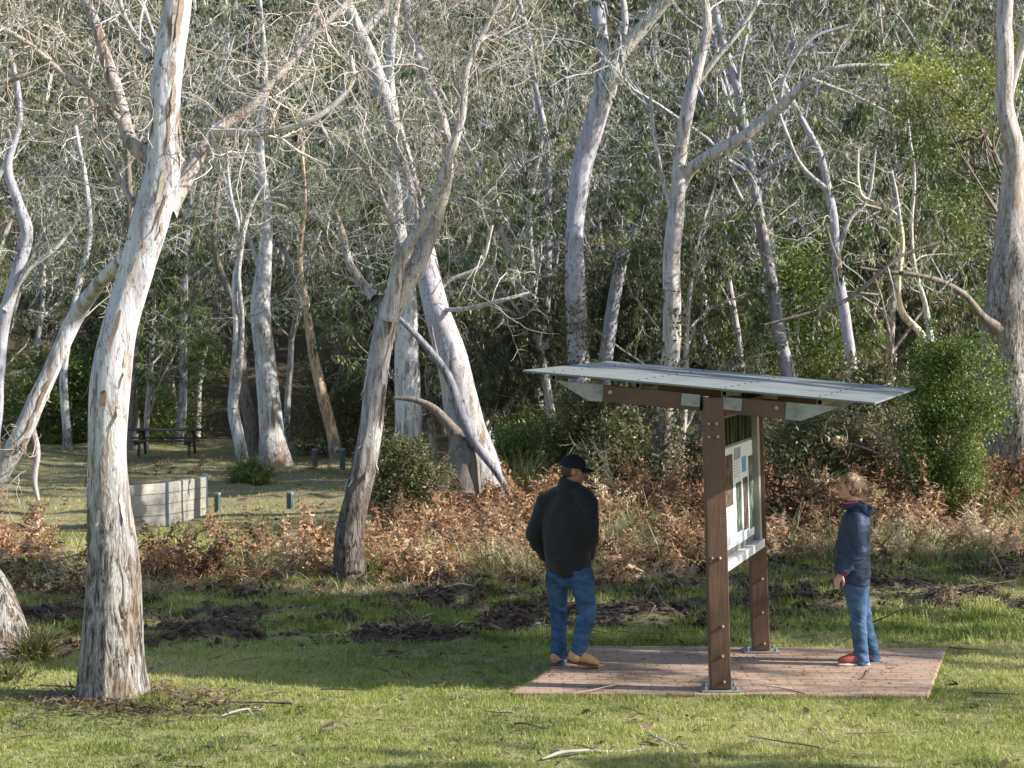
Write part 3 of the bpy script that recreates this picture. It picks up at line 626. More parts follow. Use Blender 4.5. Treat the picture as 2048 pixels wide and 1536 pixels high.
# green wattle crown at the upper right
rs = np.random.default_rng(77)
def wattle():
    d = 33.5; b = at(2090, 985, d); g = float(tz(b[0], d)); root = empty('wattle_tree', (b[0], d, g), 'bright green bushy wattle leaning in front of the right edge gum trunk', 'tree')
    T = spline(np.array([[b[0], d, g-.1], at(2080, 700, d+.6), at(2040, 450, d+.8), at(1985, 300, d+.6), at(1920, 200, d+.4)]), 20)
    G = Geo(); tubes(G, T, np.linspace(.13, .03, 20), 10); G.build('trunk', M_dark, root, smooth=True)
    cl = [(1850, 150, 60, 30), (1930, 140, 70, 38), (1900, 200, 80, 40), (1830, 200, 45, 28), (1960, 210, 60, 50), (1880, 260, 90, 40), (1940, 320, 60, 50), (1930, 370, 45, 40), (1950, 440, 35, 45), (1880, 300, 60, 25),
          (2040, 90, 40, 50), (1965, 130, 40, 40), (1800, 130, 30, 20), (1955, 520, 30, 35), (1900, 390, 40, 15), (1960, 600, 20, 30)]
    P = []; tone = []; B = []
    for (cx, cy, rx, ry) in cl:
        for _ in range(9):
            q = at(cx+rs.normal(0, rx*.6), cy+rs.normal(0, ry*.6), d+rs.normal(.3, .6)); B.append(q); n_ = int(rs.uniform(20, 130))
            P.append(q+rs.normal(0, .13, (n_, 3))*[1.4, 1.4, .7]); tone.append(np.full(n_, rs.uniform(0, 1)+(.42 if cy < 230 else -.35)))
    P = np.concatenate(P); tone = np.clip(np.concatenate(tone), 0, 1); B = np.array(B)
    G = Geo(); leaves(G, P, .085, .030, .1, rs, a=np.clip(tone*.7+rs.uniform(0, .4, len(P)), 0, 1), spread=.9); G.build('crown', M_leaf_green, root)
    B = B[::3]; i = rs.integers(8, 19, len(B)); S = T[i]; mids = (S+B)/2+rs.normal(0, .22, S.shape)+[0, 0, -.15]
    G = Geo(); tubes(G, np.stack([S, (S+mids)/2+rs.normal(0, .06, S.shape), mids, (mids+B)/2+rs.normal(0, .06, S.shape), B], 1), np.linspace(.022, .006, 5)[None]+np.zeros((len(B), 1)), 4, .3); G.build('branches', M_twigd, root)
wattle()
# ------------------------------------------------------------------ ground cover
def on_ground(n, ylo, yhi, ulo, uhi, rs, power=1.):
    y = ylo+(yhi-ylo)*rs.uniform(0, 1, n)**power; u = rs.uniform(ulo, uhi, n); x = u*y
    return x, y
PAV = [(1022, 1392), (1857, 1398), (1893, 1303), (1166, 1298)]
def on_plane(px, py, z=0.):
    lo, hi = 1., 400.
    a = at(px, py, 1.); t = (CAMZ-z)/(CAMZ-a[2]); return np.array([a[0]*t, t, z])
pv = np.array([on_plane(*p) for p in PAV])
def in_pav(x, y, pad=0.):
    c = pv[:, :2].mean(0); q = c+(pv[:, :2]-c)*(1+pad)
    r = np.ones(np.shape(x), bool)
    for i in range(4):
        a, b = q[i], q[(i+1) % 4]; r &= ((b[0]-a[0])*(y-a[1])-(b[1]-a[1])*(x-a[0])) > 0
    return r
def bent(G, x, y, h, wd, rs, a, lean):
    n = len(x); z = tz(x, y); b = np.stack([x, y, z-.01], -1); l = rs.normal(0, lean, (n, 3)); l[:, 2] = 1; l = norm(l)
    m_ = b+l*(h*.55)[:, None]; l2 = norm(l*1.2+np.stack([l[:, 0]*1.2, l[:, 1]*1.2, -rs.uniform(0, 1.1, n)], -1)); t = m_+l2*(h*.5)[:, None]
    th = rs.uniform(0, 6.28, n); s = np.stack([np.cos(th), np.sin(th), 0*th], -1)*wd[:, None]*.5
    G.add(np.concatenate([np.stack([b-s, b+s, m_+s*.8, m_-s*.8], 1), np.stack([m_-s*.8, m_+s*.8, t+s*.2, t-s*.2], 1)]), np.arange(n*8).reshape(n*2, 4), np.concatenate([a, a]))
def blades(G, x, y, h, wd, rs, a, lean=.45, z=None):
    n = len(x); z = tz(x, y) if z is None else z; b = np.stack([x, y, z-.005], -1); th = rs.uniform(0, 6.28, n)
    s = np.stack([np.cos(th), np.sin(th), 0*th], -1)*wd[:, None]*.5
    l = rs.normal(0, lean, (n, 3)); l[:, 2] = 1; l = norm(l); tip = b+l*h[:, None]
    V = np.stack([b-s, b+s, tip+s*.25, tip-s*.25], 1)
    G.add(V, np.arange(n*4).reshape(n, 4), a)
rg = np.random.default_rng(11)
G = Geo()
def lawn(n, y0, y1, hh, ww, thr=0., drybias=0.):
    n = int(n*1.35); x, y = on_ground(n, y0, y1, -.36, .36, rg)
    P = np.stack([x, y, 0*x], -1); s = soil_mask(x, y); k = fbm(P, 5., 50, 2); c = fbm(P, .7, 51, 3)
    edge = in_pav(x, y, .012)
    keep = (~edge) & (rg.uniform(0, 1, n) > s*1.6) & (rg.uniform(0, 1, n) < .35+k*1.1)
    x, y, k, c = x[keep], y[keep], k[keep], c[keep]; n = len(x)
    a = np.clip(.46+(c-.5)*1.1+rg.normal(0, .2, n)+(rg.uniform(0, 1, n) < .13)*.5+drybias, 0, 1)
    blades(G, x, y, hh*rg.uniform(.4, 1.3, n)*(.5+k), np.full(n, ww)*rg.uniform(.7, 1.3, n), rg, a, .7)
lawn(210000, 12.2, 18.5, .042, .0065)
lawn(46000, 18.5, 25, .055, .010, drybias=.08)
lawn(40000, 25, 34, .11, .016, drybias=.15)
lawn(60000, 34, 66, .05, .022, drybias=.25)
# ragged tufts in the turned-over band
x, y = on_ground(2400, 17.8, 26, -.27, .27, rg); kk = (rg.uniform(0, 1, len(x)) > soil_mask(x, y)*.55) & (fbm(np.stack([x, y, 0*x], -1), 1.1, 77, 2) > .47); x, y = x[kk], y[kk]; n_ = 70
xx = np.repeat(x, n_)+rg.normal(0, .10, len(x)*n_); yy = np.repeat(y, n_)+rg.normal(0, .10, len(x)*n_); aa = np.repeat(rg.uniform(.15, .7, len(x)), n_)
ok = ~in_pav(xx, yy, .02); blades(G, xx[ok], yy[ok], rg.uniform(.04, .12, ok.sum()), np.full(ok.sum(), .010), rg, np.clip(aa[ok]+rg.normal(0, .12, ok.sum()), 0, 1), .6)
# fringe creeping over the paving and round the trunks
def ring(cx, cy, r0, r1, n, h, aa):
    th = rg.uniform(0, 6.28, n); r = rg.uniform(r0, r1, n); blades(G, cx+r*np.cos(th), cy+r*np.sin(th), h*rg.uniform(.4, 1.3, n), np.full(n, .009), rg, np.clip(rg.normal(aa, .18, n), 0, 1), .6)
ring(-3.05, 15.2, .25, .42, 700, .06, .4); ring(-2.75, 14.95, .0, .22, 900, .09, .4); ring(-1.85, 22.8, .18, .5, 1500, .12, .5)
for i in range(4):
    a, b = pv[i], pv[(i+1) % 4]; n = 900 if i != 3 else 2600; t = rg.uniform(0, 1, n); e = a[:2]+(b[:2]-a[:2])*t[:, None]
    out = np.array([(b-a)[1], -(b-a)[0]]); out = out/np.linalg.norm(out); k = (.5-fbm(np.stack([t*9+i*5, t*0, t*0], -1), 1., 5, 3))*.16*(1 if i != 3 else 1.6)
    e = e+out*(k+rg.normal(0, .025, n))[:, None]; blades(G, e[:, 0], e[:, 1], rg.uniform(.015, .05, n), np.full(n, .007), rg, np.clip(rg.normal(.55, .2, n), 0, 1), .8, z=tz(e[:, 0], e[:, 1])+.006)
o = G.build('grass', M_grass); tag(o, 'short green lawn grass with drier and ragged patches', kind='stuff')

# dry tussock grass and reeds
G = Geo()
def tussocks(n, y0, y1, u0, u1, h, per, spread, w_, thr=.45, power=1.):
    x, y = on_ground(n, y0, y1, u0, u1, rg, power); k = fbm(np.stack([x, y, 0*x], -1), .8, 61, 3) > thr; x, y = x[k], y[k]
    hs = np.repeat(h*rg.uniform(.5, 1.2, len(x)), per); a = np.repeat(rg.uniform(.2, .9, len(x)), per)
    xx = np.repeat(x, per)+rg.normal(0, spread, len(x)*per); yy = np.repeat(y, per)+rg.normal(0, spread, len(x)*per)
    bent(G, xx, yy, hs*rg.uniform(.4, 1.1, len(xx)), np.full(len(xx), w_), rg, np.clip(a+rg.normal(0, .15, len(xx)), 0, 1), .75)
tussocks(150, 23.4, 26, .10, .28, .26, 60, .14, .010, .44); fernarea_later = 1
tussocks(420, 21.2, 27.5, -.20, .10, .20, 60, .13, .011, .42)
tussocks(60, 52, 60, -.20, -.04, .25, 60, .16, .02, .5)
tussocks(60, 19.5, 23.5, -.27, -.17, .35, 60, .10, .011, .5)
o = G.build('dry_grass', M_straw); tag(o, 'pale dry tussock grass along the edge of the ferns', kind='stuff')
def tussock(label, px, py, d, n, h, w, seed):
    r_ = np.random.default_rng(seed); b = at(px, py, d); z = float(tz(b[0], d)); g = Geo()
    th = r_.uniform(0, 6.28, n); D = np.stack([np.cos(th)*r_.uniform(.1, .8, n), np.sin(th)*r_.uniform(.1, .8, n), np.ones(n)], -1)
    S = np.array([b[0], d, z-.02])+r_.normal(0, w*.2, (n, 3))*[1, 1, 0]
    A = grow(S, D, h*r_.uniform(.5, 1.2, n), 6, .08, -.16, r_); tubes(g, A, .0045*np.array([1, 1, .9, .7, .4, .1])[None]+np.zeros((n, 1)), 3, r_.uniform(0, 1, n))
    o = g.build('grass_tussock', M_sedge, origin=(b[0], d, z)); tag(o, label, 'grass tussock'); return o
tussock('spiky green sedge tussock at the foot of the left edge gum', 72, 1300, 16.9, 260, .42, .3, 1)
tussock('smaller spiky sedge clump left of the turned soil', 20, 1345, 16.0, 120, .24, .3, 2)
tussock('pale spiky tussock in front of the wood left of the shelter', 1050, 925, 42, 260, 1.3, .8, 3)

# dead bracken
def frond(seed, L=1., npn=13):
    r_ = np.random.default_rng(seed); G = Geo()
    P = grow(np.zeros((1, 3)), np.array([[.35, 0, 1.]]), np.array([L]), 9, .16, -.17, r_); tubes(G, P, .006*np.linspace(1, .3, 9)[None], 3, .35)
    P = P[0]
    for i in range(npn):
        t = .22+.78*i/npn; f = t*8; j = int(min(f, 7)); p = P[j]*(1-(f-j))+P[j+1]*(f-j); dr = norm(P[j+1]-P[j])
        ln = L*.30*(1-t)**.7*1.25+.03
        for sg in (-1, 1):
            sd = norm(np.array([dr[2]*.3, sg*1., .1])*1.+dr*.5+r_.normal(0, .22, 3)); q = grow(p[None], sd[None], np.array([ln]), 6, .45, -.2, r_)[0]
            for m in range(5):
                a, b = q[m], q[m+1]; wv = norm(np.cross(b-a, r_.normal(0, 1, 3)))*ln*.15*(1-m/6)
                G.add(np.array([a-wv*.2, b-wv, b+(b-a)*.25, a+wv*1.]), [[0, 1, 2, 3]], np.clip(.55+r_.normal(0, .2), 0, 1))
    return G.merged()
FR = [frond(i, 1., 17) for i in range(7)]
G = Geo()
def fernarea(n, mask, y0, y1, u0, u1, s0=.55, s1=1.05, tint=0.):
    x, y = on_ground(n, y0, y1, u0, u1, rg); P = np.stack([x, y, 0*x], -1)
    k = (rg.uniform(0, 1, n) < mask(x, y, x/y)) & (fbm(P, 1.0, 71, 3) > np.where(x/y > -.075, .40, .44)); x, y = x[k], y[k]; z = tz(x, y); FT = .75*(vn(np.stack([x, y, 0*x], -1), .9, 95)-.5); FH = .30+1.05*vn(np.stack([x, y, 0*x], -1), 1.6, 90)
    for i in range(len(x)):
        G.place(FR[rg.integers(0, 7)], (x[i], y[i], z[i]-.02), rg.uniform(0, 6.28), rg.uniform(s0, s1)*(.65+.7*float(fbm(P[i:i+1], 1.3, 90, 2)[0])) if False else rg.uniform(s0, s1)*FH[i], rg.normal(tint, .22)+FT[i])
def m1(x, y, u): return sstep(21.9, 24.2, y+u*2)*(1-sstep(.0, .05, u)*.25)*(y < np.interp(u, [-.2, -.15, -.12, -.08, -.05], [25.0, 25.7, 27.5, 30, 33]))*np.interp(y, [23, 26], [.6, 1])
fernarea(1900, m1, 21.8, 33, -.20, .10, .38, .92)
fernarea(450, lambda x, y, u: (u > -.075)+0*x, 33, 41, -.12, .12, .8, 1.3)
fernarea(620, lambda x, y, u: sstep(24.5, 28, y)+0*x, 24, 38, .10, .27, .6, 1.15, -.22)
fernarea(520, lambda x, y, u: .9+0*x, 23.0, 27, .03, .27, .32, .66, .16)
fernarea(420, lambda x, y, u: sstep(21.0, 22.2, y)*.9, 20.8, 24, -.20, .03, .22, .48, .08)
fernarea(260, lambda x, y, u: .7+0*x, 21, 25, -.26, -.12, .35, .7)
fernarea(160, lambda x, y, u: .5+0*x, 22, 24.5, -.02, .12, .35, .6, .1)
fernarea(30, lambda x, y, u: 1+0*x, 51, 56, -.24, -.05, .5, .8)
fernarea(120, lambda x, y, u: 1+0*x, 26, 40, -.27, -.235, .5, .9, .1)
G2 = Geo(); x, y = on_ground(230, 22.8, 34, -.14, .27, rg); k = fbm(np.stack([x, y, 0*x], -1), .9, 92, 2) > .5; x, y = x[k], y[k]; per = 45
xx = np.repeat(x, per)+rg.normal(0, .10, len(x)*per); yy = np.repeat(y, per)+rg.normal(0, .10, len(x)*per); bent(G2, xx, yy, rg.uniform(.2, .75, len(xx)), np.full(len(xx), .011), rg, np.clip(np.repeat(rg.uniform(.2, .8, len(x)), per)+rg.normal(0, .15, len(xx)), 0, 1), .6)
o = G2.build('rank_grass', M_sedge); tag(o, 'rank green and straw coloured grass growing among the dead bracken', kind='stuff')
o = G.build('bracken', M_fern); tag(o, 'rusty brown dead bracken thicket', kind='stuff')

# fallen leaves, bark and twigs
G = Geo()
def litter(n, y0, y1, size, soilw=1., clip=.1):
    x, y = on_ground(int(n*1.2), y0, y1, -.33, .33, rg); n = len(x); s = soil_mask(x, y)
    k = rg.uniform(0, 1, n) < clip+s*soilw; x, y = x[k], y[k]; n = len(x)
    p = np.stack([x, y, tz(x, y)+.012+rg.uniform(0, .02, n)], -1); p[in_pav(x, y), 2] = .012; th = rg.uniform(0, 6.28, n)
    d = np.stack([np.cos(th), np.sin(th), rg.normal(0, .22, n)], -1); sd = np.stack([-np.sin(th), np.cos(th), rg.normal(0, .3, n)], -1)
    L = (size*rg.uniform(.4, 1.5, n))[:, None]; Wd = L*rg.uniform(.15, .4, (n, 1))
    V = np.stack([p-d*L/2, p+sd*Wd/2, p+d*L/2, p-sd*Wd/2], 1); G.add(V, np.arange(n*4).reshape(n, 4), rg.uniform(0, 1, n)**1.2)
litter(9000, 12.3, 18, .06, .5, .16); litter(260, 12.6, 18, .15, .5, .6); litter(90000, 17.6, 26, .06, .8, .20); litter(26000, 20, 26, .09, .9, .35); litter(6000, 26, 50, .22, .8, .15)
for (cx, cy, nn, rad) in ((-3.05, 15.1, 1500, .42), (-1.85, 22.7, 700, .45), (-2.5, 14.9, 500, .3)):
    th = rg.uniform(0, 6.28, nn); r = .24+np.abs(rg.normal(0, rad, nn)); x = cx+r*np.cos(th); y = cy+r*np.sin(th)*.8; p = np.stack([x, y, tz(x, y)+.03+rg.uniform(0, .03, nn)], -1); th = rg.uniform(0, 6.28, nn)
    d = np.stack([np.cos(th), np.sin(th), rg.normal(0, .3, nn)], -1); sd = np.stack([-np.sin(th), np.cos(th), rg.normal(0, .3, nn)], -1); L = rg.uniform(.03, .14, (nn, 1)); Wd = rg.uniform(.006, .022, (nn, 1))
    G.add(np.stack([p-d*L/2, p+sd*Wd/2, p+d*L/2, p-sd*Wd/2], 1), np.arange(nn*4).reshape(nn, 4), rg.uniform(0, .9, nn))
# small twigs lying about
x, y = on_ground(1500, 13, 27, -.27, .27, rg); s = soil_mask(x, y); k = rg.uniform(0, 1, 1500) < .06+s*.9; x, y = x[k], y[k]; n = len(x)
th = rg.uniform(0, 6.28, n); T_ = grow(np.stack([x, y, tz(x, y)+.02], -1), np.stack([np.cos(th), np.sin(th), 0*th], -1), rg.uniform(.15, .7, n), 5, .3, 0, rg)
T_[:, :, 2] = tz(T_[:, :, 0], T_[:, :, 1])+.015+rg.uniform(0, .05, (n, 1)); tubes(G, T_, .006*rg.uniform(.5, 1.6, (n, 1))*np.linspace(1, .5, 5)[None], 4, rg.uniform(.3, 1, n))
x, y = on_ground(800, 18.5, 26, -.27, .27, rg); k = rg.uniform(0, 1, 800) < .25+soil_mask(x, y)*.5; x, y = x[k], y[k]; n = len(x); th = rg.uniform(0, 6.28, n)
T_ = grow(np.stack([x, y, tz(x, y)+.03], -1), np.stack([np.cos(th), np.sin(th)*.6, rg.uniform(-.1, .35, n)], -1), rg.uniform(.2, .9, n), 6, .35, -.05, rg); T_[:, :, 2] = np.maximum(T_[:, :, 2], tz(T_[:, :, 0], T_[:, :, 1])+.01)
tubes(G, T_, .005*rg.uniform(.5, 1.8, (n, 1))*np.linspace(1, .4, 6)[None], 4, rg.uniform(.1, .9, n))
o = G.build('leaf_litter', M_litter); tag(o, 'scattered fallen leaves, bark flakes and twigs', kind='stuff')
# clods
G = Geo(); x, y = on_ground(16000, 17.3, 25, -.27, .2, rg); s = soil_mask(x, y); k = rg.uniform(0, 1, len(x)) < s*.8; x, y = x[k], y[k]; n = len(x)
r_ = rg.uniform(.01, .055, n)**1.0*rg.uniform(.5, 1, n); c = np.stack([x, y, tz(x, y)+r_*.3], -1); T_ = c[:, None, :]+np.array([[-1, 0, 0], [-.6, 0, 0], [.5, 0, .1], [1., 0, 0]])[None]*r_[:, None, None]+rg.normal(0, .3, (n, 4, 3))*r_[:, None, None]
tubes(G, T_, r_[:, None]*np.array([.3, 1, .9, .2])[None]*rg.uniform(.6, 1.1, (n, 4)), 6, rg.uniform(0, 1, n)*.4)
o = G.build('earth_clods', flat('clod_earth', (.085, .060, .044), .95, .1, var=.6, scale=20)); tag(o, 'dark lumps of turned-over earth', kind='stuff')

# ------------------------------------------------------------------ sticks one can count
M_stick = twigmat('bleached_stick', (.26, .235, .20), (.50, .47, .42))
def stick(label, pts, w, subs=(), dark=False):
    P = np.array([on_plane(*p) for p in pts])
    for q in P: pass
    def fit(pp, ww):
        S = spline(np.array([on_plane(*p) for p in pp]), 14); S[:, 2] = tz(S[:, 0], S[:, 1])+.02+.02*np.sin(np.linspace(0, 3.1, 14)*2)
        S[:, :2] += (np.stack([fbm(S*3, 1., 7), fbm(S*3, 1., 8)], -1)-.5)*.10; return S, ww*.62*np.r_[.35, .8, np.linspace(1, .4, 12)]*(.8+.4*fbm(S*9, 1., 4))
    S, r = fit(pts, w); G = Geo(); tubes(G, S, r, 7, .2 if not dark else 0.)
    for s in subs: S2, r2 = fit(s, w*.6); tubes(G, S2, r2, 6, .3)
    o = G.build('fallen_stick', M_twigd if dark else M_stick, origin=S[0], smooth=True); tag(o, label, 'stick', 'sticks lying on the grass')
stick('long pale forked stick at the very bottom of the lawn', [(1080, 1526), (1140, 1516), (1200, 1506), (1300, 1504)], .022, [[(1130, 1518), (1110, 1508), (1090, 1504)]])
stick('short pale stick with a raised fork in the shade below the paving', [(1298, 1478), (1320, 1488), (1348, 1494), (1362, 1482)], .012, [[(1320, 1488), (1312, 1470)]])
stick('pale bent stick right of the lowest forked stick', [(1632, 1456), (1648, 1472), (1672, 1488), (1720, 1492)], .010)
stick('small pale twig bundle on the lawn right of the large gum base', [(440, 1438), (480, 1428), (515, 1420), (532, 1404)], .014, [[(480, 1428), (512, 1432)], [(500, 1424), (528, 1420)]])
stick('dark twig on the lawn left of the paving corner', [(1022, 1452), (1060, 1458), (1100, 1458), (1136, 1456)], .010, dark=True)
stick('long thin stick lying in front of the ferns, behind the man', [(870, 1185), (950, 1180), (1040, 1176)], .018)
stick('pale crooked branch on the turned earth right of the forked gum', [(660, 1200), (700, 1212), (740, 1222), (780, 1225)], .020, [[(700, 1212), (688, 1190)], [(735, 1222), (745, 1205)]])
stick('long pale stick on the grass at the right edge beyond the paving', [(1810, 1122), (1880, 1118), (1960, 1112), (2040, 1102)], .025)
stick('grey stick on turned earth beside the left shoulder of the lawn', [(840, 1228), (880, 1218), (940, 1212)], .016)

# ------------------------------------------------------------------ rigid pieces
def obox(G, o, ex, ey, ez, lo, hi, a=None, m=0):
    o, ex, ey, ez = map(np.asarray, (o, ex, ey, ez)); V = []
    for i in (lo[0], hi[0]):
        for j in (lo[1], hi[1]):
            for k in (lo[2], hi[2]): V.append(o+ex*i+ey*j+ez*k)
    G.add(V, [[0, 1, 3, 2], [4, 6, 7, 5], [0, 4, 5, 1], [2, 3, 7, 6], [0, 2, 6, 4], [1, 5, 7, 3]], a, m)
X, Y, Z = np.eye(3)
def bevel(o, w=.004, seg=2):
    b = o.modifiers.new('bevel', 'BEVEL'); b.width = w; b.segments = seg; b.limit_method = 'ANGLE'; return o
def disc(G, c, ax, r, h, k=12, a=None):
    ax = norm(np.asarray(ax, float)); c = np.asarray(c, float)
    P = np.stack([c, c+ax*h*.6, c+ax*h*.9, c+ax*h, c+ax*h]); tubes(G, P[None], np.array([[r, r, r*.75, r*.3, r*.02]]), k, a)

# paving of clay pavers
def paver_mat():
    M = Mat('clay_pavers').set(.85, .25); c = M.coord()
    br = M.n('ShaderNodeTexBrick', inp={'Vector': c, 'Scale': 1., 'Mortar Size': .008, 'Brick Width': .20, 'Row Height': .10, 'Color1': (.235, .135, .088, 1), 'Color2': (.36, .23, .15, 1), 'Mortar': (.085, .06, .045, 1)})
    n = M.noise(c, 2.2, 6, .65); n2 = M.noise(c, 45, 4, .7)
    col = M.mix(M.ramp(n, [(.40, .0), (.62, .6)]), br.outputs[0], (.37, .27, .185))
    col = M.mix(M.ramp(n2, [(.30, .6), (.45, 0.)]), col, (.13, .10, .08)); col = M.mix(M.math('MULTIPLY', n2, .3), col, (.48, .38, .30))
    M.link(col, 'Base Color'); M.bump(M.math('SUBTRACT', n2, M.math('MULTIPLY', br.outputs['Fac'], 1.)), .006, .8); return M.m
G = Geo(); top = pv+[0, 0, .03]; bot = pv-[0, 0, .12]
G.add(np.vstack([bot, top]), [[4, 5, 6, 7], [0, 1, 5, 4], [1, 2, 6, 5], [2, 3, 7, 6], [3, 0, 4, 7], [3, 2, 1, 0]])
pm = G.build('paving', paver_mat()); tag(pm, 'rectangle of worn reddish clay pavers under the shelter', kind='structure'); bevel(pm, .012)
G = Geo(); x = rg.uniform(pv[0][0]+.2, pv[1][0], 260); y = rg.uniform(15.6, 17.4, 260); k = in_pav(x, y); x, y = x[k], y[k]; n = len(x); th = rg.uniform(0, 6.28, n)
p = np.stack([x, y, x*0+.036], -1); d = np.stack([np.cos(th), np.sin(th), rg.normal(0, .05, n)], -1); sd = np.stack([-np.sin(th), np.cos(th), rg.uniform(0, .3, n)], -1); L = rg.uniform(.02, .08, (n, 1))
G.add(np.stack([p-d*L/2, p+sd*L*.12, p+d*L/2, p-sd*L*.12], 1), np.arange(n*4).reshape(n, 4), rg.uniform(0, 1, n)); o = G.build('paving_litter', M_litter); tag(o, 'few dead leaves scattered on the paving', kind='stuff')

# ------------------------------------------------------------------ the shelter
M_brown = None
def timber(name, a, b, sc_=(30, 30, 2.5)):
    M = Mat(name).set(.6, .35); n = M.noise(M.coord(scale=sc_), 1.5, 6, .6, .3); n2 = M.noise(M.coord(), 2.5, 4)
    col = M.mix(n, a, b); col = M.mix(M.ramp(n2, [(.5, 0.), (.7, .5)]), col, tuple(x*1.35 for x in b)); M.link(col, 'Base Color'); M.bump(n, .004); return M.m
M_brown = timber('brown_stained_timber', (.065, .036, .022), (.15, .085, .055))
M_beam = timber('brown_stained_beam', (.055, .032, .02), (.12, .066, .042), (2.5, 30, 30))
M_galv = flat('galvanised_steel', (.27, .27, .235), .75, .25, .1, .35, 9)
M_roof = flat('grey_roof_sheet', (.165, .178, .175), .9, .08, .0, .16, 2.5)
M_bolt = flat('bolt_steel', (.38, .31, .22), .5, .5, .5, .2, 20)
M_dark2 = flat('tube_hollow_shade', (.01, .01, .01), .9)
NL, NR, FL, FRr = at(1045, 740, 15.85), at(1750, 805, 15.0), at(1210, 722, 18.3), at(1830, 775, 17.6)
rx = norm(NR-NL); rn = norm(np.cross(rx, FL-NL)); ry = np.cross(rn, rx); RW = float(np.linalg.norm(NR-NL)); RD = float(((FL-NL)@ry+(FRr-NR)@ry)/2)
shelter = empty('information_shelter', (1.64, 15.8, .03), 'open information shelter with sloping grey metal roof on two brown posts', 'shelter')
def part(G, name, mat, parent=shelter, bv=.004, smooth=False):
    o = G.build(name, mat, None, origin=parent_origin(parent), smooth=smooth); o.parent = parent; o.location = (0, 0, 0)
    if bv: bevel(o, bv)
    return o
def parent_origin(p):
    return p['_o'] if '_o' in p else ORG[p.name]
ORG = {}
def sub(G, name, mat, parent, org, bv=0.): 
    o = G.build(name, mat, None, origin=org); o.parent = parent; o.location = (0, 0, 0)
    if bv: bevel(o, bv)
    return o
SO = shelter['_o']
G = Geo(); obox(G, NL, rx, ry, rn, (0, 0, -.016), (RW, RD, 0)); roof = part(G, 'roof', M_roof, bv=.002)
G = Geo()
for v in np.arange(.1, RD, .26):
    for u in (.24, .93, 1.62, 2.36): disc(G, NL+rx*(u+rg.normal(0, .004))+ry*v, rn, .009, .008, 8)
GR = G; sub(G, 'roof_screws', flat('screw_head', (.12, .12, .12), .5, .5, .5), roof, SO)
# purlins: square tubes running back under the sheet, open ends; a black fill stands in for the shade inside
for u in (.24, .93, 1.62, 2.36):
    G = Geo(); s_ = .022; zc = -.016-.003-s_
    for a, b in (((-s_, -s_), (s_, -s_+.005)), ((-s_, s_-.005), (s_, s_)), ((-s_, -s_+.005), (-s_+.005, s_-.005)), ((s_-.005, -s_+.005), (s_, s_-.005))):
        obox(G, NL+rx*u+rn*zc, rx, ry, rn, (a[0], .06, a[1]), (b[0], RD-.05, b[1]))
    p_ = part(G, 'purlin', M_galv, bv=0)
    G = Geo(); obox(G, NL+rx*u+rn*zc, rx, ry, rn, (-s_+.005, .10, -s_+.005), (s_-.005, RD-.1, s_-.005)); sub(G, 'hollow_shade_fill', M_dark2, p_, SO)
# posts
def roofpt(p):   # height of the underside over x, y
    return NL[2]-((p[0]-NL[0])*rn[0]+(p[1]-NL[1])*rn[1])/rn[2]
POSTS = []
for (bx, by, tx, dpt, hb) in ((1440, 1375, 1425, 15.8, .078), (1521, 1298, 1505, 17.6, .072)):
    b = on_plane(bx, by, .05); t = at(tx, 800, b[1]); t = b+(t-b)*((roofpt(b)-.075-b[2])/(t[2]-b[2])); POSTS.append((b, t, hb))
    ez = norm(t-b); px_ = norm(np.array([1, .03, 0])); px_ = norm(px_-ez*(px_@ez)); py_ = np.cross(ez, px_); L = float(np.linalg.norm(t-b))
    G = Geo(); obox(G, b, px_, py_, ez, (-hb, -hb, 0), (hb, hb, L)); post = part(G, 'post', M_brown, bv=.006)
    heights = [.06, .26, .49, 1.02, 1.06+.9, 2.06] if hb > .075 else [.06, .33, .62]
    G = Geo()
    for i, h in enumerate(heights):
        disc(G, b+ez*h-py_*hb+px_*(.012 if i % 2 else .02), -py_, .013, .034, 10); 
        if h > .9: disc(G, b+ez*(h+.0)-py_*hb-px_*.045, -py_, .010, .010, 10)
    sub(G, 'bolt', M_bolt, post, SO)
    G = Geo(); obox(G, b+[0, 0, -.018], X, Y, Z, (-.15, -.12, 0), (.15, .12, .012)); obox(G, b, X, Y, Z, (-hb-.008, -hb*.6, -.006), (-hb-.001, hb*.6, .09)); obox(G, b, X, Y, Z, (hb+.001, -hb*.6, -.006), (hb+.008, hb*.6, .09))
    for sx in (-.12, .12):
        for sy in (-.085, .085): disc(G, b+[sx, sy, -.006], Z, .014, .03, 8)
    part(G, 'base_plate', M_galv, bv=.002)
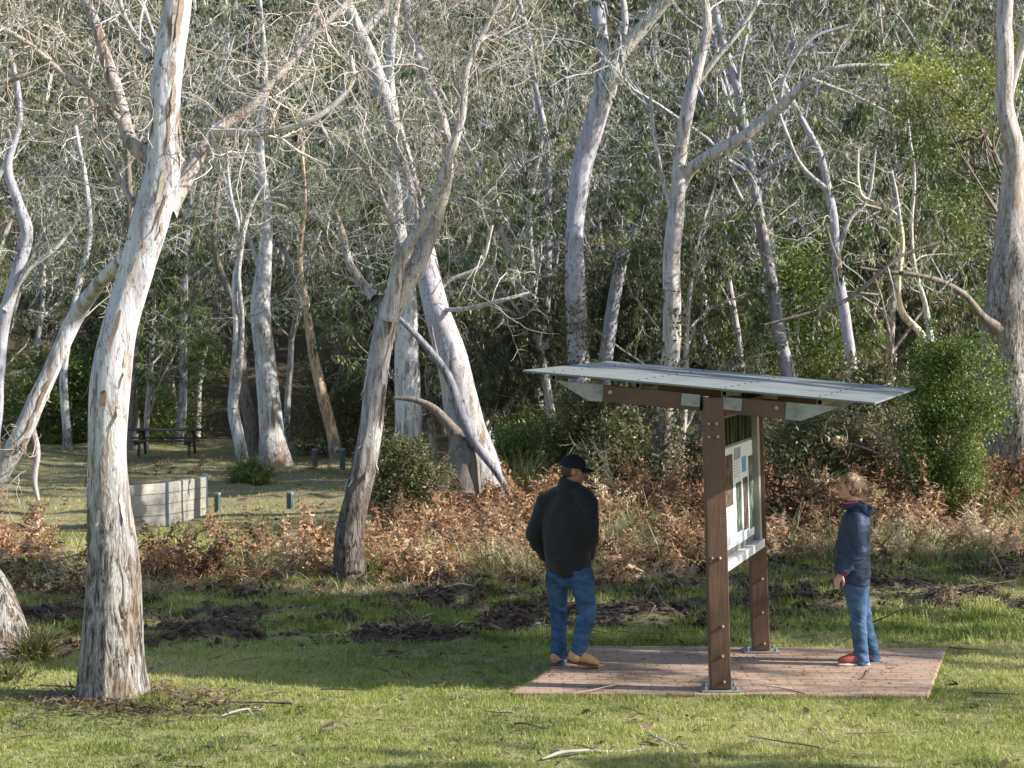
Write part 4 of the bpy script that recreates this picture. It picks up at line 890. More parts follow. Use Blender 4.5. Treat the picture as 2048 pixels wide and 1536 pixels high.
# beams at each post with tapered steel ends and cleats
for pi, (b, t, hb) in enumerate(POSTS):
    u0 = float((t-NL)@rx); v0 = float((t-NL)@ry)-.004
    O = NL+ry*v0+rn*(-.062)
    H = .13; th_ = .035
    u1, u2 = .66, 2.10
    for a, bb in ((u1, u0-hb-.004), (u0+hb+.004, u2)):
        G = Geo(); obox(G, O, rx, ry, rn, (a, -th_, -H), (bb, th_, 0)); bm_ = part(G, 'beam', M_beam, bv=.004)
        G = Geo(); disc(G, O+rx*((a+.06) if a == u1 else (bb-.06))+ry*(-th_)+rn*(-.05), -ry, .016, .012, 10); sub(G, 'bolt', M_bolt, bm_, SO)
        c0, c1 = ((bb-.15, bb-.004) if a == u1 else (a+.004, a+.16)); G = Geo(); obox(G, O, rx, ry, rn, (c0, -th_-.009, -.10), (c1, -th_-.002, -.006))
        for q in (.25, .75): disc(G, O+rx*(c0+(c1-c0)*q)+ry*(-th_-.009)+rn*(-.03-.04*(q > .5)), -ry, .009, .008, 8)
        sub(G, 'cleat', M_galv, bm_, SO)
    for (ua, ub) in ((u1-.004, .26), (u2+.004, 2.52)):
        um = ua+(ub-ua)*.30; G = Geo()
        for s0, s1 in ((-.012, .012),):
            V = [O+rx*uu+rn*zz+ry*ss for ss in (s0, s1) for uu, zz in ((ua, 0), (ub, 0), (um, -H-.004), (ua, -H-.004))]
            G.add(V, [[0, 1, 2, 3], [7, 6, 5, 4], [0, 4, 5, 1], [1, 5, 6, 2], [2, 6, 7, 3], [3, 7, 4, 0]])
        for q in (.08, .22): disc(G, O+rx*(ua+(ub-ua)*q)+ry*(-.012)+rn*(-.04-q*.25), -ry, .010, .008, 8)
        part(G, 'end_bracket', M_galv, bv=.0)
# information panel between the posts, its lit face turned to the woman
b0, t0, _ = POSTS[0]; b1, t1, _ = POSTS[1]
pd = norm(np.array([b1[0]-b0[0], b1[1]-b0[1], 0])); pn = np.array([pd[1], -pd[0], 0]); up_ = norm((t0-b0)+(t1-b1)); up_ = norm(up_-pd*(up_@pd)); pn = np.cross(pd, up_)
PO = b0+up_*1.0; PLn = float(np.linalg.norm((b1-b0)[:2]))
s0, s1, z0_, z1_ = .09, PLn-.075, -.03, 1.10
G = Geo(); obox(G, PO, pd, pn, up_, (s0, -.06, z0_), (s1, .0, z1_)); panel = part(G, 'information_panel', flat('panel_case', (.16, .15, .13), .5, .4), bv=.003)
M_alu = flat('aluminium_frame', (.33, .33, .30), .45, .5, .3, .12)
G = Geo(); obox(G, PO, pd, pn, up_, (s1-.09, .001, z0_), (s1, .055, z1_)); sub(G, 'frame_stile', M_alu, panel, SO, .002)
G = Geo(); obox(G, PO, pd, pn, up_, (s0, .001, z0_), (s0+.03, .055, z1_)); sub(G, 'frame_stile', M_alu, panel, SO, .002)
G = Geo(); obox(G, PO, pd, pn, up_, (s0-.0, -.07, z0_-.075), (s1+.03, .075, z0_-.004)); sub(G, 'bottom_tray', flat('white_tray', (.66, .67, .66), .5), panel, SO, .003)
G = Geo(); obox(G, PO, pd, pn, up_, (s0-.01, -.07, z1_+.004), (s1+.01, .09, z1_+.10)); sub(G, 'head_board', M_brown, panel, SO, .003)
pw0, pw1 = s0+.05, s1-.12; Wp = pw1-pw0
G = Geo(); obox(G, PO, pd, pn, up_, (pw0, .002, .02), (pw1, .010, .83)); sub(G, 'poster', flat('poster_paper', (.60, .64, .67), .8, .1, var=.03), panel, SO)
def patch(x0, x1, y0, y1, mat, name='poster_picture', off=.011, th=.002):
    G = Geo(); obox(G, PO, pd, pn, up_, (pw0+Wp*x0, off, .02+.81*y0), (pw0+Wp*x1, off+th, .02+.81*y1)); return sub(G, name, mat, panel, SO)
def photo(name, cols, s):
    M = Mat(name).set(.85, .08); n = M.noise(M.coord(scale=(s, s, s*.4)), 4, 5, .7); M.link(M.ramp(n, [(.3+.4*i/(len(cols)-1), c) for i, c in enumerate(cols)]), 'Base Color'); return M.m
ph1 = photo('forest_picture', [(.02, .018, .012), (.09, .065, .05), (.26, .20, .16)], 5); ph2 = photo('walk_picture', [(.02, .026, .016), (.07, .09, .06), (.28, .32, .32)], 6)
patch(.16, .38, .42, .93, ph1); patch(.0, .13, .05, .27, ph2); patch(.47, .62, .12, .62, ph2); patch(.68, .82, .10, .64, ph1); patch(.86, .99, .08, .84, ph2); patch(.44, .62, .86, .97, flat('blue_grey_banner', (.16, .24, .30), .5), 'poster_banner')
patch(.66, .78, .70, .86, flat('blue_emblem', (.03, .20, .50), .4), 'poster_emblem')
M_ink = flat('print_ink', (.30, .32, .36), .5)
for (x0, x1, ya, yb) in ((.16, .42, .05, .38), (.02, .13, .32, .88), (.42, .62, .68, .92), (.82, .87, .1, .6)):
    G = Geo()
    for yy_ in np.arange(ya, yb, .028):
        obox(G, PO, pd, pn, up_, (pw0+Wp*x0, .0105, .02+.81*yy_), (pw0+Wp*(x1-rg.uniform(0, .05)), .012, .02+.81*(yy_+.010)))
    sub(G, 'text_block', M_ink, panel, SO)
Mg = Mat('dark_panel_reflection').set(.9, .05); Mg.link(Mg.ramp(Mg.noise(Mg.coord(scale=(9, 9, .6)), 1.6, 3), [(.42, (.006, .008, .006)), (.52, (.018, .026, .012)), (.60, (.06, .08, .03))]), 'Base Color')  # matt dark header, reflected greenery painted in as vertical green streaks
G = Geo(); obox(G, PO, pd, pn, up_, (pw0, .002, .85), (pw1, .008, z1_-.03)); sub(G, 'header_picture', Mg.m, panel, SO)

# ------------------------------------------------------------------ sleeper wall, picnic table, bollards
M_sleep = timber('weathered_sleeper', (.13, .12, .11), (.36, .34, .30), (3, 3, 25)); M_steel = flat('steel_post', (.16, .20, .24), .5, .4, .3)
def sleeper_wall():
    d0, d1 = 35.5, 41.; A, B, Cc = at(250, 1050, 35.2), at(332, 1046, 36.2), at(410, 1032, 39.5)
    ga = [float(tz(p[0], p[1])) for p in (A, B, Cc)]
    hts = [ .80, .84, .92]
    root = empty('sleeper_wall', (B[0], B[1], ga[1]), 'low bent wall of weathered horizontal timber sleepers with steel posts', 'wall'); O_ = root['_o']
    A = A.copy(); A = at(196, 1056, 34.6)
    pts = [A, B, Cc]; zb = [A[2]-.05, B[2]-.05, Cc[2]-.05]; zt = [at(196, 975, A[1])[2], at(332, 965, B[1])[2], at(410, 953, Cc[1])[2]]
    for s in range(2):
        p, q = pts[s].copy(), pts[s+1].copy(); n = 4
        for i in range(n):
            G = Geo(); e = norm(np.array([q[0]-p[0], q[1]-p[1], 0])); nn = np.array([-e[1], e[0], 0]); V = []
            za0, za1 = [zb[s]+(zt[s]-zb[s])*t for t in (i/n+.006, (i+1)/n-.006)]; zc0, zc1 = [zb[s+1]+(zt[s+1]-zb[s+1])*t for t in (i/n+.006, (i+1)/n-.006)]
            j = rg.normal(0, .006)
            for off in (-.035+j, .035+j):
                for (w_, z_) in ((p+e*.05, za0), (q-e*.05, zc0), (q-e*.05, zc1), (p+e*.05, za1)): V.append(np.array([w_[0], w_[1], z_])+nn*off)
            G.add(V, [[0, 1, 2, 3], [7, 6, 5, 4], [0, 4, 5, 1], [1, 5, 6, 2], [2, 6, 7, 3], [3, 7, 4, 0]]); o = G.build('sleeper', M_sleep, root); bevel(o, .008)
    for i, p in enumerate(pts):
        G = Geo(); zz0 = zb[i]-.1; obox(G, (p[0], p[1], 0), X, Y, Z, (-.045, -.05, zz0), (.045, -.036, zt[i]+.06)); obox(G, (p[0], p[1], 0), X, Y, Z, (-.045, .036, zz0), (.045, .05, zt[i]+.06)); obox(G, (p[0], p[1], 0), X, Y, Z, (-.006, -.0355, zz0), (.006, .0355, zt[i]+.06))
        G.build('post', M_steel, root)
sleeper_wall()
def picnic():
    d = 60.; b = at(330, 908, d); g = b[2]; root = empty('picnic_table', (b[0], d, g), 'dark timber picnic table with bench seats at the wood edge beyond the lawn', 'table')
    O = np.array([b[0], d, g]); M_t = flat('dark_picnic_timber', (.055, .045, .038), .7, .3, var=.4, scale=8); Lh = 1.15
    G = Geo()
    for i in range(5): obox(G, O, X, Y, Z, (-Lh, -.36+i*.147, .71), (Lh, -.36+i*.147+.135, .76))
    bevel(G.build('tabletop', M_t, root), .006)
    for s in (-1, 1):
        G = Geo(); obox(G, O, X, Y, Z, (-Lh, s*.72-.13, .42), (Lh, s*.72-.005, .46)); obox(G, O, X, Y, Z, (-Lh, s*.72+.005, .42), (Lh, s*.72+.13, .46)); bevel(G.build('bench_seat', M_t, root), .006)
    for sx in (-.75, .75):
        G = Geo(); obox(G, O, X, Y, Z, (sx-.05, -.80, .32), (sx+.05, .80, .415)); obox(G, O, X, Y, Z, (sx-.045, -.34, .64), (sx+.045, .34, .705))
        for s in (-1, 1):
            ez = norm(np.array([0, -s*.38, 1])); ey = np.cross(ez, X); obox(G, O+[sx+.06, s*.58, -.02], X, ey, ez, (-.03, -.06, 0), (.03, .06, .74))
        G.build('leg_frame', M_t, root)
picnic()
M_grn = flat('green_painted_post', (.05, .082, .075), .6, .4, var=.3, scale=12)
def bollard(label, px, py, pt, d, w_px):
    b = at(px, py, d); z = at(px, pt, d)[2]; g = b[2]-.08; root = empty('bollard', (b[0], d, g), label, 'bollard', 'green bollards round the far lawn'); w = w_px/FPX*d/2
    G = Geo(); obox(G, (b[0], d, 0), norm(np.array([1, -.35, 0])), norm(np.array([.35, 1, 0])), Z, (-w, -w, g), (w, w, z-.06)); bevel(G.build('post', M_grn, root), .012)
    G = Geo(); obox(G, (b[0], d, 0), norm(np.array([1, -.35, 0])), norm(np.array([.35, 1, 0])), Z, (-w*1.12, -w*1.12, z-.058), (w*1.12, w*1.12, z)); bevel(G.build('cap', flat('grey_green_cap', (.16, .20, .19), .6), root), .015)
bollard('green square bollard just right of the sleeper wall', 435, 1022, 985, 39.5, 10)
bollard('green bollard standing in the bracken between sleeper wall and forked gum', 580, 1012, 984, 40.5, 11)
bollard('far green bollard, left one of the pair near the orange-brown gum', 630, 928, 897, 55, 8)
bollard('far green bollard, right one of the pair near the orange-brown gum', 685, 934, 897, 54, 9)
# ------------------------------------------------------------------ people
def loft(G, pts, rw, rd, sidev, k=20, n=None):
    """closed tapered volume; rw radius along sidev, rd across it; rounded ends"""
    pts = np.asarray(pts, float); rw = np.broadcast_to(np.asarray(rw, float), (len(pts),)); rd = np.broadcast_to(np.asarray(rd, float), (len(pts),))
    if len(pts) > 2 or n: S = spline(np.column_stack([pts, rw, rd]), n or 6*len(pts)); 
    else: S = np.column_stack([pts, rw, rd]); S = S[0]+(S[1]-S[0])*np.linspace(0, 1, 6)[:, None]
    P, a, b = S[:, :3], np.maximum(S[:, 3], .002), np.maximum(S[:, 4], .002)
    t0 = norm(P[0]-P[1]); t1 = norm(P[-1]-P[-2]); m0 = min(a[0], b[0]); m1 = min(a[-1], b[-1])
    cs = [.35, .7, .92]; 
    P = np.vstack([[P[0]+t0*m0*1.0], [P[0]+t0*m0*math.sqrt(1-c*c) for c in cs], P, [P[-1]+t1*m1*math.sqrt(1-c*c) for c in cs[::-1]], [P[-1]+t1*m1]])
    a = np.r_[a[0]*.02, [a[0]*c for c in cs], a, [a[-1]*c for c in cs[::-1]], a[-1]*.02]; b = np.r_[b[0]*.02, [b[0]*c for c in cs], b, [b[-1]*c for c in cs[::-1]], b[-1]*.02]
    T = norm(np.gradient(P, axis=0)); U = norm(np.asarray(sidev, float)-T*(T@np.asarray(sidev, float))[:, None]); W = np.cross(T, U)
    th = np.arange(k)*2*math.pi/k; V = P[:, None]+U[:, None]*(np.cos(th)[None, :, None]*a[:, None, None])+W[:, None]*(np.sin(th)[None, :, None]*b[:, None, None])
    N = len(P); i = np.arange(N-1)[:, None]; j = np.arange(k)[None]
    F = np.stack([i*k+j, i*k+(j+1) % k, (i+1)*k+(j+1) % k, (i+1)*k+j], -1).reshape(-1, 4); G.add(V, F)
    # close both tiny ends
    nv = G.n; G.v.append(np.array([P[0], P[-1]])); G.n += 2; o = nv-N*k
    F = [[nv, nv, o+(q+1) % k, o+q] for q in range(k)]+[[nv+1, nv+1, o+(N-1)*k+q, o+(N-1)*k+(q+1) % k] for q in range(k)]
    EX.append((F, ))
    G.tris = getattr(G, 'tris', [])+[[f[0], f[2], f[3]] for f in F]
EX = []
def ell(G, c, r, k=20, rot=None):
    c = np.asarray(c, float); n = 14; ph = np.linspace(.02, math.pi-.02, n); P = np.stack([np.zeros(n), np.zeros(n), np.cos(ph)], -1); rr = np.sin(ph)
    th = np.arange(k)*2*math.pi/k; V = np.stack([rr[:, None]*np.cos(th), rr[:, None]*np.sin(th), np.cos(ph)[:, None]+0*th], -1)*np.asarray(r)
    if rot is not None: V = V@np.asarray(rot).T
    V = V+c; i = np.arange(n-1)[:, None]; j = np.arange(k)[None]
    G.add(V, np.stack([i*k+j, (i+1)*k+j, (i+1)*k+(j+1) % k, i*k+(j+1) % k], -1).reshape(-1, 4))
    nv = G.n; o = nv-n*k; tp = V[0].mean(0); bt = V[-1].mean(0); G.v.append(np.array([tp, bt])); G.n += 2
    G.tris = getattr(G, 'tris', [])+[[nv, o+q, o+(q+1) % k] for q in range(k)]+[[nv+1, o+(n-1)*k+(q+1) % k, o+(n-1)*k+q] for q in range(k)]
def solid(G, name, mat, vox, smooth=4, parent=None, origin=None, wr=None, dec=None):
    V = np.concatenate(G.v); F = np.concatenate(G.f).tolist()+list(getattr(G, 'tris', []))
    me = bpy.data.meshes.new(name); me.from_pydata((V-np.asarray(origin)).tolist(), [], F); me.update()
    bm = bmesh.new(); bm.from_mesh(me); bmesh.ops.recalc_face_normals(bm, faces=bm.faces); bm.to_mesh(me); bm.free()
    t = bpy.data.objects.new('tmp', me); COL.objects.link(t)
    r = t.modifiers.new('r', 'REMESH'); r.mode = 'VOXEL'; r.voxel_size = vox
    s = t.modifiers.new('s', 'SMOOTH'); s.iterations = smooth; s.factor = .5
    dg = bpy.context.evaluated_depsgraph_get(); m2 = bpy.data.meshes.new_from_object(t.evaluated_get(dg)); bpy.data.objects.remove(t); bpy.data.meshes.remove(me)
    n = len(m2.vertices); co = np.empty(n*3, np.float32); m2.vertices.foreach_get('co', co); no = np.empty(n*3, np.float32); m2.vertices.foreach_get('normal', no)
    co = co.reshape(-1, 3).astype(float); no = no.reshape(-1, 3)
    if wr is not None:
        co = co+no*wr(co+np.asarray(origin))[:, None]; m2.vertices.foreach_set('co', co.astype(np.float32).ravel())
    m2.polygons.foreach_set('use_smooth', np.ones(len(m2.polygons), bool)); m2.name = name; m2.materials.clear(); m2.materials.append(mat); m2.update()
    o = bpy.data.objects.new(name, m2); COL.objects.link(o)
    if parent is not None: o.parent = parent
    else: o.location = origin
    return o
def skin_mat(name, col):
    M = Mat(name).set(.5, .4); n = M.noise(M.coord(), 18, 4); M.link(M.mix(n, tuple(x*.82 for x in col), tuple(min(1, x*1.12) for x in col)), 'Base Color')
    M.b.inputs['Subsurface Weight'].default_value = .12; M.b.inputs['Subsurface Scale'].default_value = .01; return M.m
def denim(name, a, b):
    M = Mat(name).set(.85, .2); n = M.noise(M.coord(scale=(1, 1, 1.6)), 7, 5, .6, .5); n2 = M.noise(M.coord(), 220, 3, .7)
    col = M.ramp(n, [(.32, a), (.68, b)]); col = M.mix(M.math('MULTIPLY', n2, .35), col, tuple(x*.5 for x in a)); M.link(col, 'Base Color'); M.bump(M.math('ADD', n, M.math('MULTIPLY', n2, .1)), .02); return M.m
def cloth(name, a, b, bump=.02, rough=.9, sc_=9, spec=.2):
    M = Mat(name).set(rough, spec); n = M.noise(M.coord(), sc_, 5, .6, .6); n2 = M.noise(M.coord(), 160, 3, .7); M.link(M.mix(n, a, b), 'Base Color'); M.bump(M.math('ADD', n, M.math('MULTIPLY', n2, .12)), bump); return M.m
def wrinkle(amp, sx, sz, seed, lo=-9, hi=9):
    def f(p): return amp*((fbm(p*np.array([sx, sx, sz]), 1., seed, 3)-.5)*2)
    return f
def leg_wrinkle(amp, knee_z, hem_z, seed):
    def f(p):
        z = p[:, 2]; wgt = .35+np.exp(-((z-knee_z)/.10)**2)*.8+sstep(hem_z+.22, hem_z, z)*1.3
        return amp*wgt*(fbm((p*np.array([7, 7, 20])+p[:, [2, 2, 0]]*np.array([5, 5, 8])), 1., seed, 3)-.5)*2
    return f
def hand(G, wrist, dirv, palmn, s=1., curl=.9, thumb_side=1, spread=.10):
    """palm and five separate curled fingers; palmn points out of the palm"""
    d = norm(np.asarray(dirv, float)); n = norm(np.asarray(palmn, float)-d*(np.dot(palmn, d))); sd = np.cross(d, n)*thumb_side
    w_ = np.asarray(wrist, float); k0 = w_+d*.085*s
    loft(G, [w_-d*.02*s, w_+d*.03*s, k0], [.024*s, .036*s, .039*s], [.017*s, .015*s, .012*s], sd)
    for i, (off, L) in enumerate(((.028, .066), (.010, .074), (-.010, .070), (-.028, .056))):
        p = k0+sd*off*s-d*.006*s; ang = spread*(1.5-i)*-.4; dd = norm(d+sd*(.04*(1.5-i))); P = [p]
        for j, (f, b) in enumerate(((.42, .35), (.32, .8), (.26, .7))):
            c = curl*b*(1+.12*i); dd = norm(dd*math.cos(c)+n*math.sin(c)); P.append(P[-1]+dd*L*f*s)
            n2 = n
        loft(G, P, np.array([.0095, .0088, .0080, .0068])*s, np.array([.0095, .0088, .0078, .0062])*s, sd, 12)
    p = w_+d*.030*s+sd*.026*s; P = [p, p+norm(sd*.8+d*.8+n*.45)*.034*s]; P.append(P[-1]+norm(sd*.15+d*.9+n*.6)*.030*s); P.append(P[-1]+norm(-sd*.2+d*.8+n*.6)*.022*s)
    loft(G, P, np.array([.014, .0115, .0100, .0078])*s, np.array([.014, .0115, .0092, .007])*s, n, 12)
def head(G, c, fwd, upv, s=1.):
    """c: centre of the skull; face with brow, nose, lips, chin, ears and eye sockets"""
    f = norm(np.asarray(fwd, float)); u = norm(np.asarray(upv, float)-f*np.dot(upv, f)); r = np.cross(f, u); c = np.asarray(c, float); RM = np.stack([f, r, u], -1)
    q = lambda a, b, z: c+(f*a+r*b+u*z)*s
    ell(G, q(-.008, 0, .02), np.array([.097, .077, .098])*s, rot=RM); ell(G, q(.022, 0, -.045), np.array([.066, .062, .075])*s, rot=RM)
    ell(G, q(.050, 0, -.092), np.array([.034, .036, .026])*s, rot=RM)            # chin
    ell(G, q(.070, 0, .022), np.array([.022, .052, .014])*s, rot=RM)             # brow
    loft(G, [q(.088, 0, .012), q(.101, 0, -.012), q(.112, 0, -.030)], [.007*s, .009*s, .013*s], [.008*s, .010*s, .010*s], r)   # nose
    ell(G, q(.098, .010, -.034), np.array([.009, .008, .006])*s, rot=RM); ell(G, q(.098, -.010, -.034), np.array([.009, .008, .006])*s, rot=RM)
    ell(G, q(.084, 0, -.056), np.array([.010, .023, .0055])*s, rot=RM); ell(G, q(.081, 0, -.067), np.array([.010, .020, .0065])*s, rot=RM)  # lips
    for b in (-1, 1):
        ell(G, q(.050, .045*b, -.020), np.array([.026, .020, .022])*s, rot=RM)   # cheek
        ell(G, q(-.006, .077*b, -.010), np.array([.020, .007, .031])*s, rot=RM); ell(G, q(.004, .074*b, -.030), np.array([.010, .007, .012])*s, rot=RM)  # ear
    return q, RM
def eyes(q, s, parent, org):
    W_ = flat('eye_white', (.16, .13, .11), .4); I_ = flat('eye_iris', (.08, .06, .04), .15)
    for b in (-1, 1):
        G = Geo(); ell(G, q(.075, .031*b, -.003), np.array([.012]*3)*s); o = sub_solid(G, 'eye', W_, parent, org)
def sub_solid(G, name, mat, parent, org):
    V = np.concatenate(G.v); F = np.concatenate(G.f).tolist()+list(getattr(G, 'tris', [])); me = bpy.data.meshes.new(name); me.from_pydata((V-np.asarray(org)).tolist(), [], F); me.materials.append(mat)
    me.polygons.foreach_set('use_smooth', np.ones(len(me.polygons), bool)); o = bpy.data.objects.new(name, me); COL.objects.link(o); o.parent = parent; return o

def shoe(G, heel, toe, s=1., w_=.048, h=.085, up=Z):
    heel = np.asarray(heel, float); toe = np.asarray(toe, float); d = norm(toe-heel); L = float(np.linalg.norm(toe-heel)); sd = norm(np.cross(d, up)); u = np.cross(sd, d)
    P = [heel+d*.040+u*.062, heel+d*L*.30+u*.064, heel+d*L*.52+u*.058, heel+d*L*.75+u*.048, heel+d*(L-.04)+u*.042]
    loft(G, P, [w_*.72, w_*.82, w_*.92, w_, w_*.78], [.044, .050, .045, .034, .026], sd)
    return d, sd, u, L
def sole(G, heel, toe, w_=.05, up=Z, th=.022):
    heel = np.asarray(heel, float); toe = np.asarray(toe, float); d = norm(toe-heel); L = float(np.linalg.norm(toe-heel)); sd = norm(np.cross(d, up)); u = np.cross(sd, d)
    loft(G, [heel+d*.02+u*.010, heel+d*L*.45+u*.010, heel+d*L*.72+u*.010, heel+d*(L-.02)+u*.012], [w_*.86, w_*.90, w_*1.10, w_*.86], [.017, .015, .014, .014], sd)

# --- the man, seen from behind, stepping onto the paving
def man():
    D = 16.45; P = lambda x, y, dy=0.: at(x, y, D+dy); g = .03
    yaw = R(28); F_ = np.array([math.sin(yaw), math.cos(yaw), 0]); S_ = np.array([math.cos(yaw), -math.sin(yaw), 0])
    base = np.array([P(1135, 1340)[0], D, 0.]); OB = tuple(base)
    SK = skin_mat('tanned_skin', (.36, .18, .12))
    hc = P(1147, 941); fw = norm(np.array([1, .12, -.05]))
    B = Geo(); q, RM = head(B, hc, fw, Z, 1.)
    loft(B, [P(1137, 985), P(1141, 965), P(1146, 948)], [.062, .056, .055], [.062, .058, .058], S_)
    loft(B, [P(1136, 1130), P(1134, 1060), P(1138, 1000)], [.15, .165, .17], [.10, .11, .10], S_)
    shL, shR = P(1092, 1006)+F_*-.0-S_*0+[0, .09, 0], P(1176, 1008)+[0, -.09, 0]
    elL, elR = P(1068, 1066, .10), P(1180, 1074, -.10); wrL, wrR = P(1094, 1112, .20), P(1174, 1114, .10)
    for a, b, c in ((shL, elL, wrL), (shR, elR, wrR)):
        loft(B, [a, (a+b)/2, b, (b+c)/2, c], [.05, .046, .038, .036, .028], [.05, .046, .038, .036, .028], F_)
    hand(B, wrL, norm(np.array([.25, .1, -1.])), S_, .95, .35, 1); hand(B, wrR, norm(np.array([-.25, .25, -1.])), -S_, .95, .35, -1)
    hipL, hipR = P(1113, 1150, .08), P(1162, 1150, -.06); knL, knR = P(1117, 1228, .14), P(1175, 1225, -.06); anL, anR = P(1119, 1318, .12), P(1154, 1304, -.06)
    for a, b, c in ((hipL, knL, anL), (hipR, knR, anR)): loft(B, [a, (a+b)/2, b, (b+c)/2, c], [.085, .075, .055, .05, .038], [.085, .075, .055, .055, .038], S_)
    body = solid(B, 'person', SK, .0075, 2, origin=base); tag(body, 'man in black fleece, dark cap and tan boots, seen from behind, head turned right', 'person')
    eyes(q, 1., body, base)
    # hair under the cap
    H = Geo(); ell(H, q(-.030, 0, .005), np.array([.078, .0775, .075]), rot=RM); solid(H, 'hair', cloth('short_dark_hair', (.03, .022, .018), (.09, .07, .06), .01), .007, 1, body, base, wrinkle(.003, 60, 60, 3))
    # cap
    C_ = Geo(); ell(C_, q(-.006, 0, .048), np.array([.108, .088, .082]), rot=RM); 
    cap = solid(C_, 'cap', cloth('dark_cap_cloth', (.008, .009, .014), (.02, .021, .028), .006), .006, 2, body, base)
    # cut the cap's underside open along the brow line
    bm = bmesh.new(); bm.from_mesh(cap.data); pl = Vector(q(0, 0, .022)-base); nn_ = Vector(norm(q(.02, 0, 1)-q(0, 0, 0)-RM[:, 0]*.0+RM[:, 0]*.10))
    bmesh.ops.bisect_plane(bm, geom=bm.verts[:]+bm.edges[:]+bm.faces[:], plane_co=pl, plane_no=nn_, clear_inner=True); bm.to_mesh(cap.data); bm.free()
    sf = cap.modifiers.new('thickness', 'SOLIDIFY'); sf.thickness = .004
    G = Geo(); r_ = RM[:, 1]; f_ = RM[:, 0]; rows = []
    for t in np.linspace(0, 1, 9):
        row = []
        for s in np.linspace(-1, 1, 15):
            wd = .074*(1-.12*t); x0 = .074*math.sqrt(max(0, 1-(s*.9)**2)); out = .098*t*math.sqrt(max(0, 1-(s*.96)**2.0))
            row.append(q(x0+out+.012, s*wd, .030-.018*s*s-.016*t-.01*t*t))
        rows.append(row)
    V = np.array(rows); n0, n1 = V.shape[:2]; i = np.arange(n0-1)[:, None]; j = np.arange(n1-1)[None]; G.add(V, np.stack([i*n1+j, i*n1+j+1, (i+1)*n1+j+1, (i+1)*n1+j], -1).reshape(-1, 4))
    o = G.build('peak', cap.data.materials[0], None, origin=base, smooth=True); o.parent = cap; o.location = (0, 0, 0); sf = o.modifiers.new('thickness', 'SOLIDIFY'); sf.thickness = .005
    G = Geo(); ell(G, q(-.006, 0, .131), (.008, .008, .006)); sub_solid(G, 'button', cap.data.materials[0], cap, base)
    # jacket
    J = Geo()
    loft(J, [P(1139, 984), P(1137, 1000), P(1135, 1022), P(1131, 1060), P(1133, 1095), P(1137, 1122), P(1139, 1130)], [.085, .178, .208, .200, .196, .198, .194], [.080, .115, .140, .155, .158, .155, .150], S_, 28)
    loft(J, [shL+[.012, 0, .0], P(1114, 990, .06), P(1140, 984), P(1166, 990, -.06), shR+[-.012, 0, .0]], [.088, .088, .085, .088, .088], [.075, .070, .070, .070, .075], F_, 24)
    loft(J, [P(1143, 977), P(1140, 990)], [.095, .125], [.085, .10], S_, 24)
    for a, b, c in ((shL, elL, wrL), (shR, elR, wrR)):
        e = b-(b-a)*.06; e2 = b+(c-b)*.1
        loft(J, [a, a+(b-a)*.5, e, e2, b+(c-b)*.55, c-(c-b)*.06], [.082, .076, .071, .071, .063, .055], [.086, .080, .076, .074, .066, .058], F_, 22)
    def jw(p):
        z = p[:, 2]; low = sstep(1.15, .9, z)
        fold = (fbm(p*np.array([9, 9, 3.0]), 1., 5, 3)-.5)*.042+(fbm(p*np.array([5, 5, 18]), 1., 8, 3)-.5)*.034*(.4+low)
        return fold
    FM = cloth('black_fleece', (.006, .006, .008), (.021, .020, .022), .03, .8, 6, .35); FM.node_tree.nodes['Principled BSDF'].inputs['Sheen Weight'].default_value = .10
    jk = solid(J, 'jacket', FM, .009, 4, body, base, jw)
    # collar
    G = Geo(); ct = (P(1146, 962)+P(1146, 962))/2; th = np.linspace(0, 2*math.pi, 41)
    rings = []
    for (cx, cy, ra, rb, tilt) in ((1141, 992, .122, .100, 0), (1143, 978, .114, .096, .1), (1146, 964, .106, .092, .2), (1147, 962, .094, .082, .2), (1146, 972, .090, .078, .1), (1142, 988, .090, .078, 0)):
        c0 = P(cx, cy); rings.append(c0+np.cos(th)[:, None]*np.array([1, 0, 0])*ra+np.sin(th)[:, None]*np.array([0, 1, 0])*rb-np.cos(th)[:, None]*Z*.045)
    V = np.array(rings); n0, n1 = V.shape[:2]; i = np.arange(n0-1)[:, None]; j = np.arange(n1-1)[None]; G.add(V, np.stack([i*n1+j, i*n1+j+1, (i+1)*n1+j+1, (i+1)*n1+j], -1).reshape(-1, 4))
    o = G.build('collar', jk.data.materials[0], None, origin=base, smooth=True); o.parent = jk; o.location = (0, 0, 0)
    # jeans
    T = Geo(); loft(T, [P(1138, 1108), P(1137, 1132), P(1138, 1150)], [.168, .176, .160], [.125, .132, .115], S_, 26)
    for a, b, c, ra in ((hipL, knL, P(1118, 1322, .12), 0), (hipR, knR, P(1156, 1302, -.06), .008)):
        loft(T, [a, (a+b)/2, b, (b+c)/2, c], [.096+ra, .084+ra, .068+ra, .066+ra, .065], [.104, .088, .074, .071, .074], S_, 24)
    solid(T, 'jeans', denim('blue_denim', (.020, .050, .115), (.075, .155, .29)), .009, 7, body, base, leg_wrinkle(.015, knL[2], .06, 12))
    G = Geo(); 
    # work boots
    BM = cloth('tan_boot_leather', (.40, .20, .09), (.58, .36, .19), .004, .6); SM = flat('boot_sole', (.13, .055, .025), .7)
    hL, tL = np.array([P(1108, 1338)[0], D+.04, g]), np.array([P(1122, 1338)[0]+.03, D+.30, g])
    G = Geo(); shoe(G, hL, tL); loft(G, [hL+norm(tL-hL)*.06+Z*.06, P(1120, 1318, .12)], [.05, .055], [.06, .062], X); bL = solid(G, 'boot', BM, .007, 2, body, base); G = Geo(); sole(G, hL, tL); sub_solid(G, 'sole', SM, bL, base)
    hR, tR = P(1134, 1331, -.06), None; hR = P(1133, 1322, -.07); tR = P(1199, 1343, -.07); tR[2] = max(tR[2], g+.004)
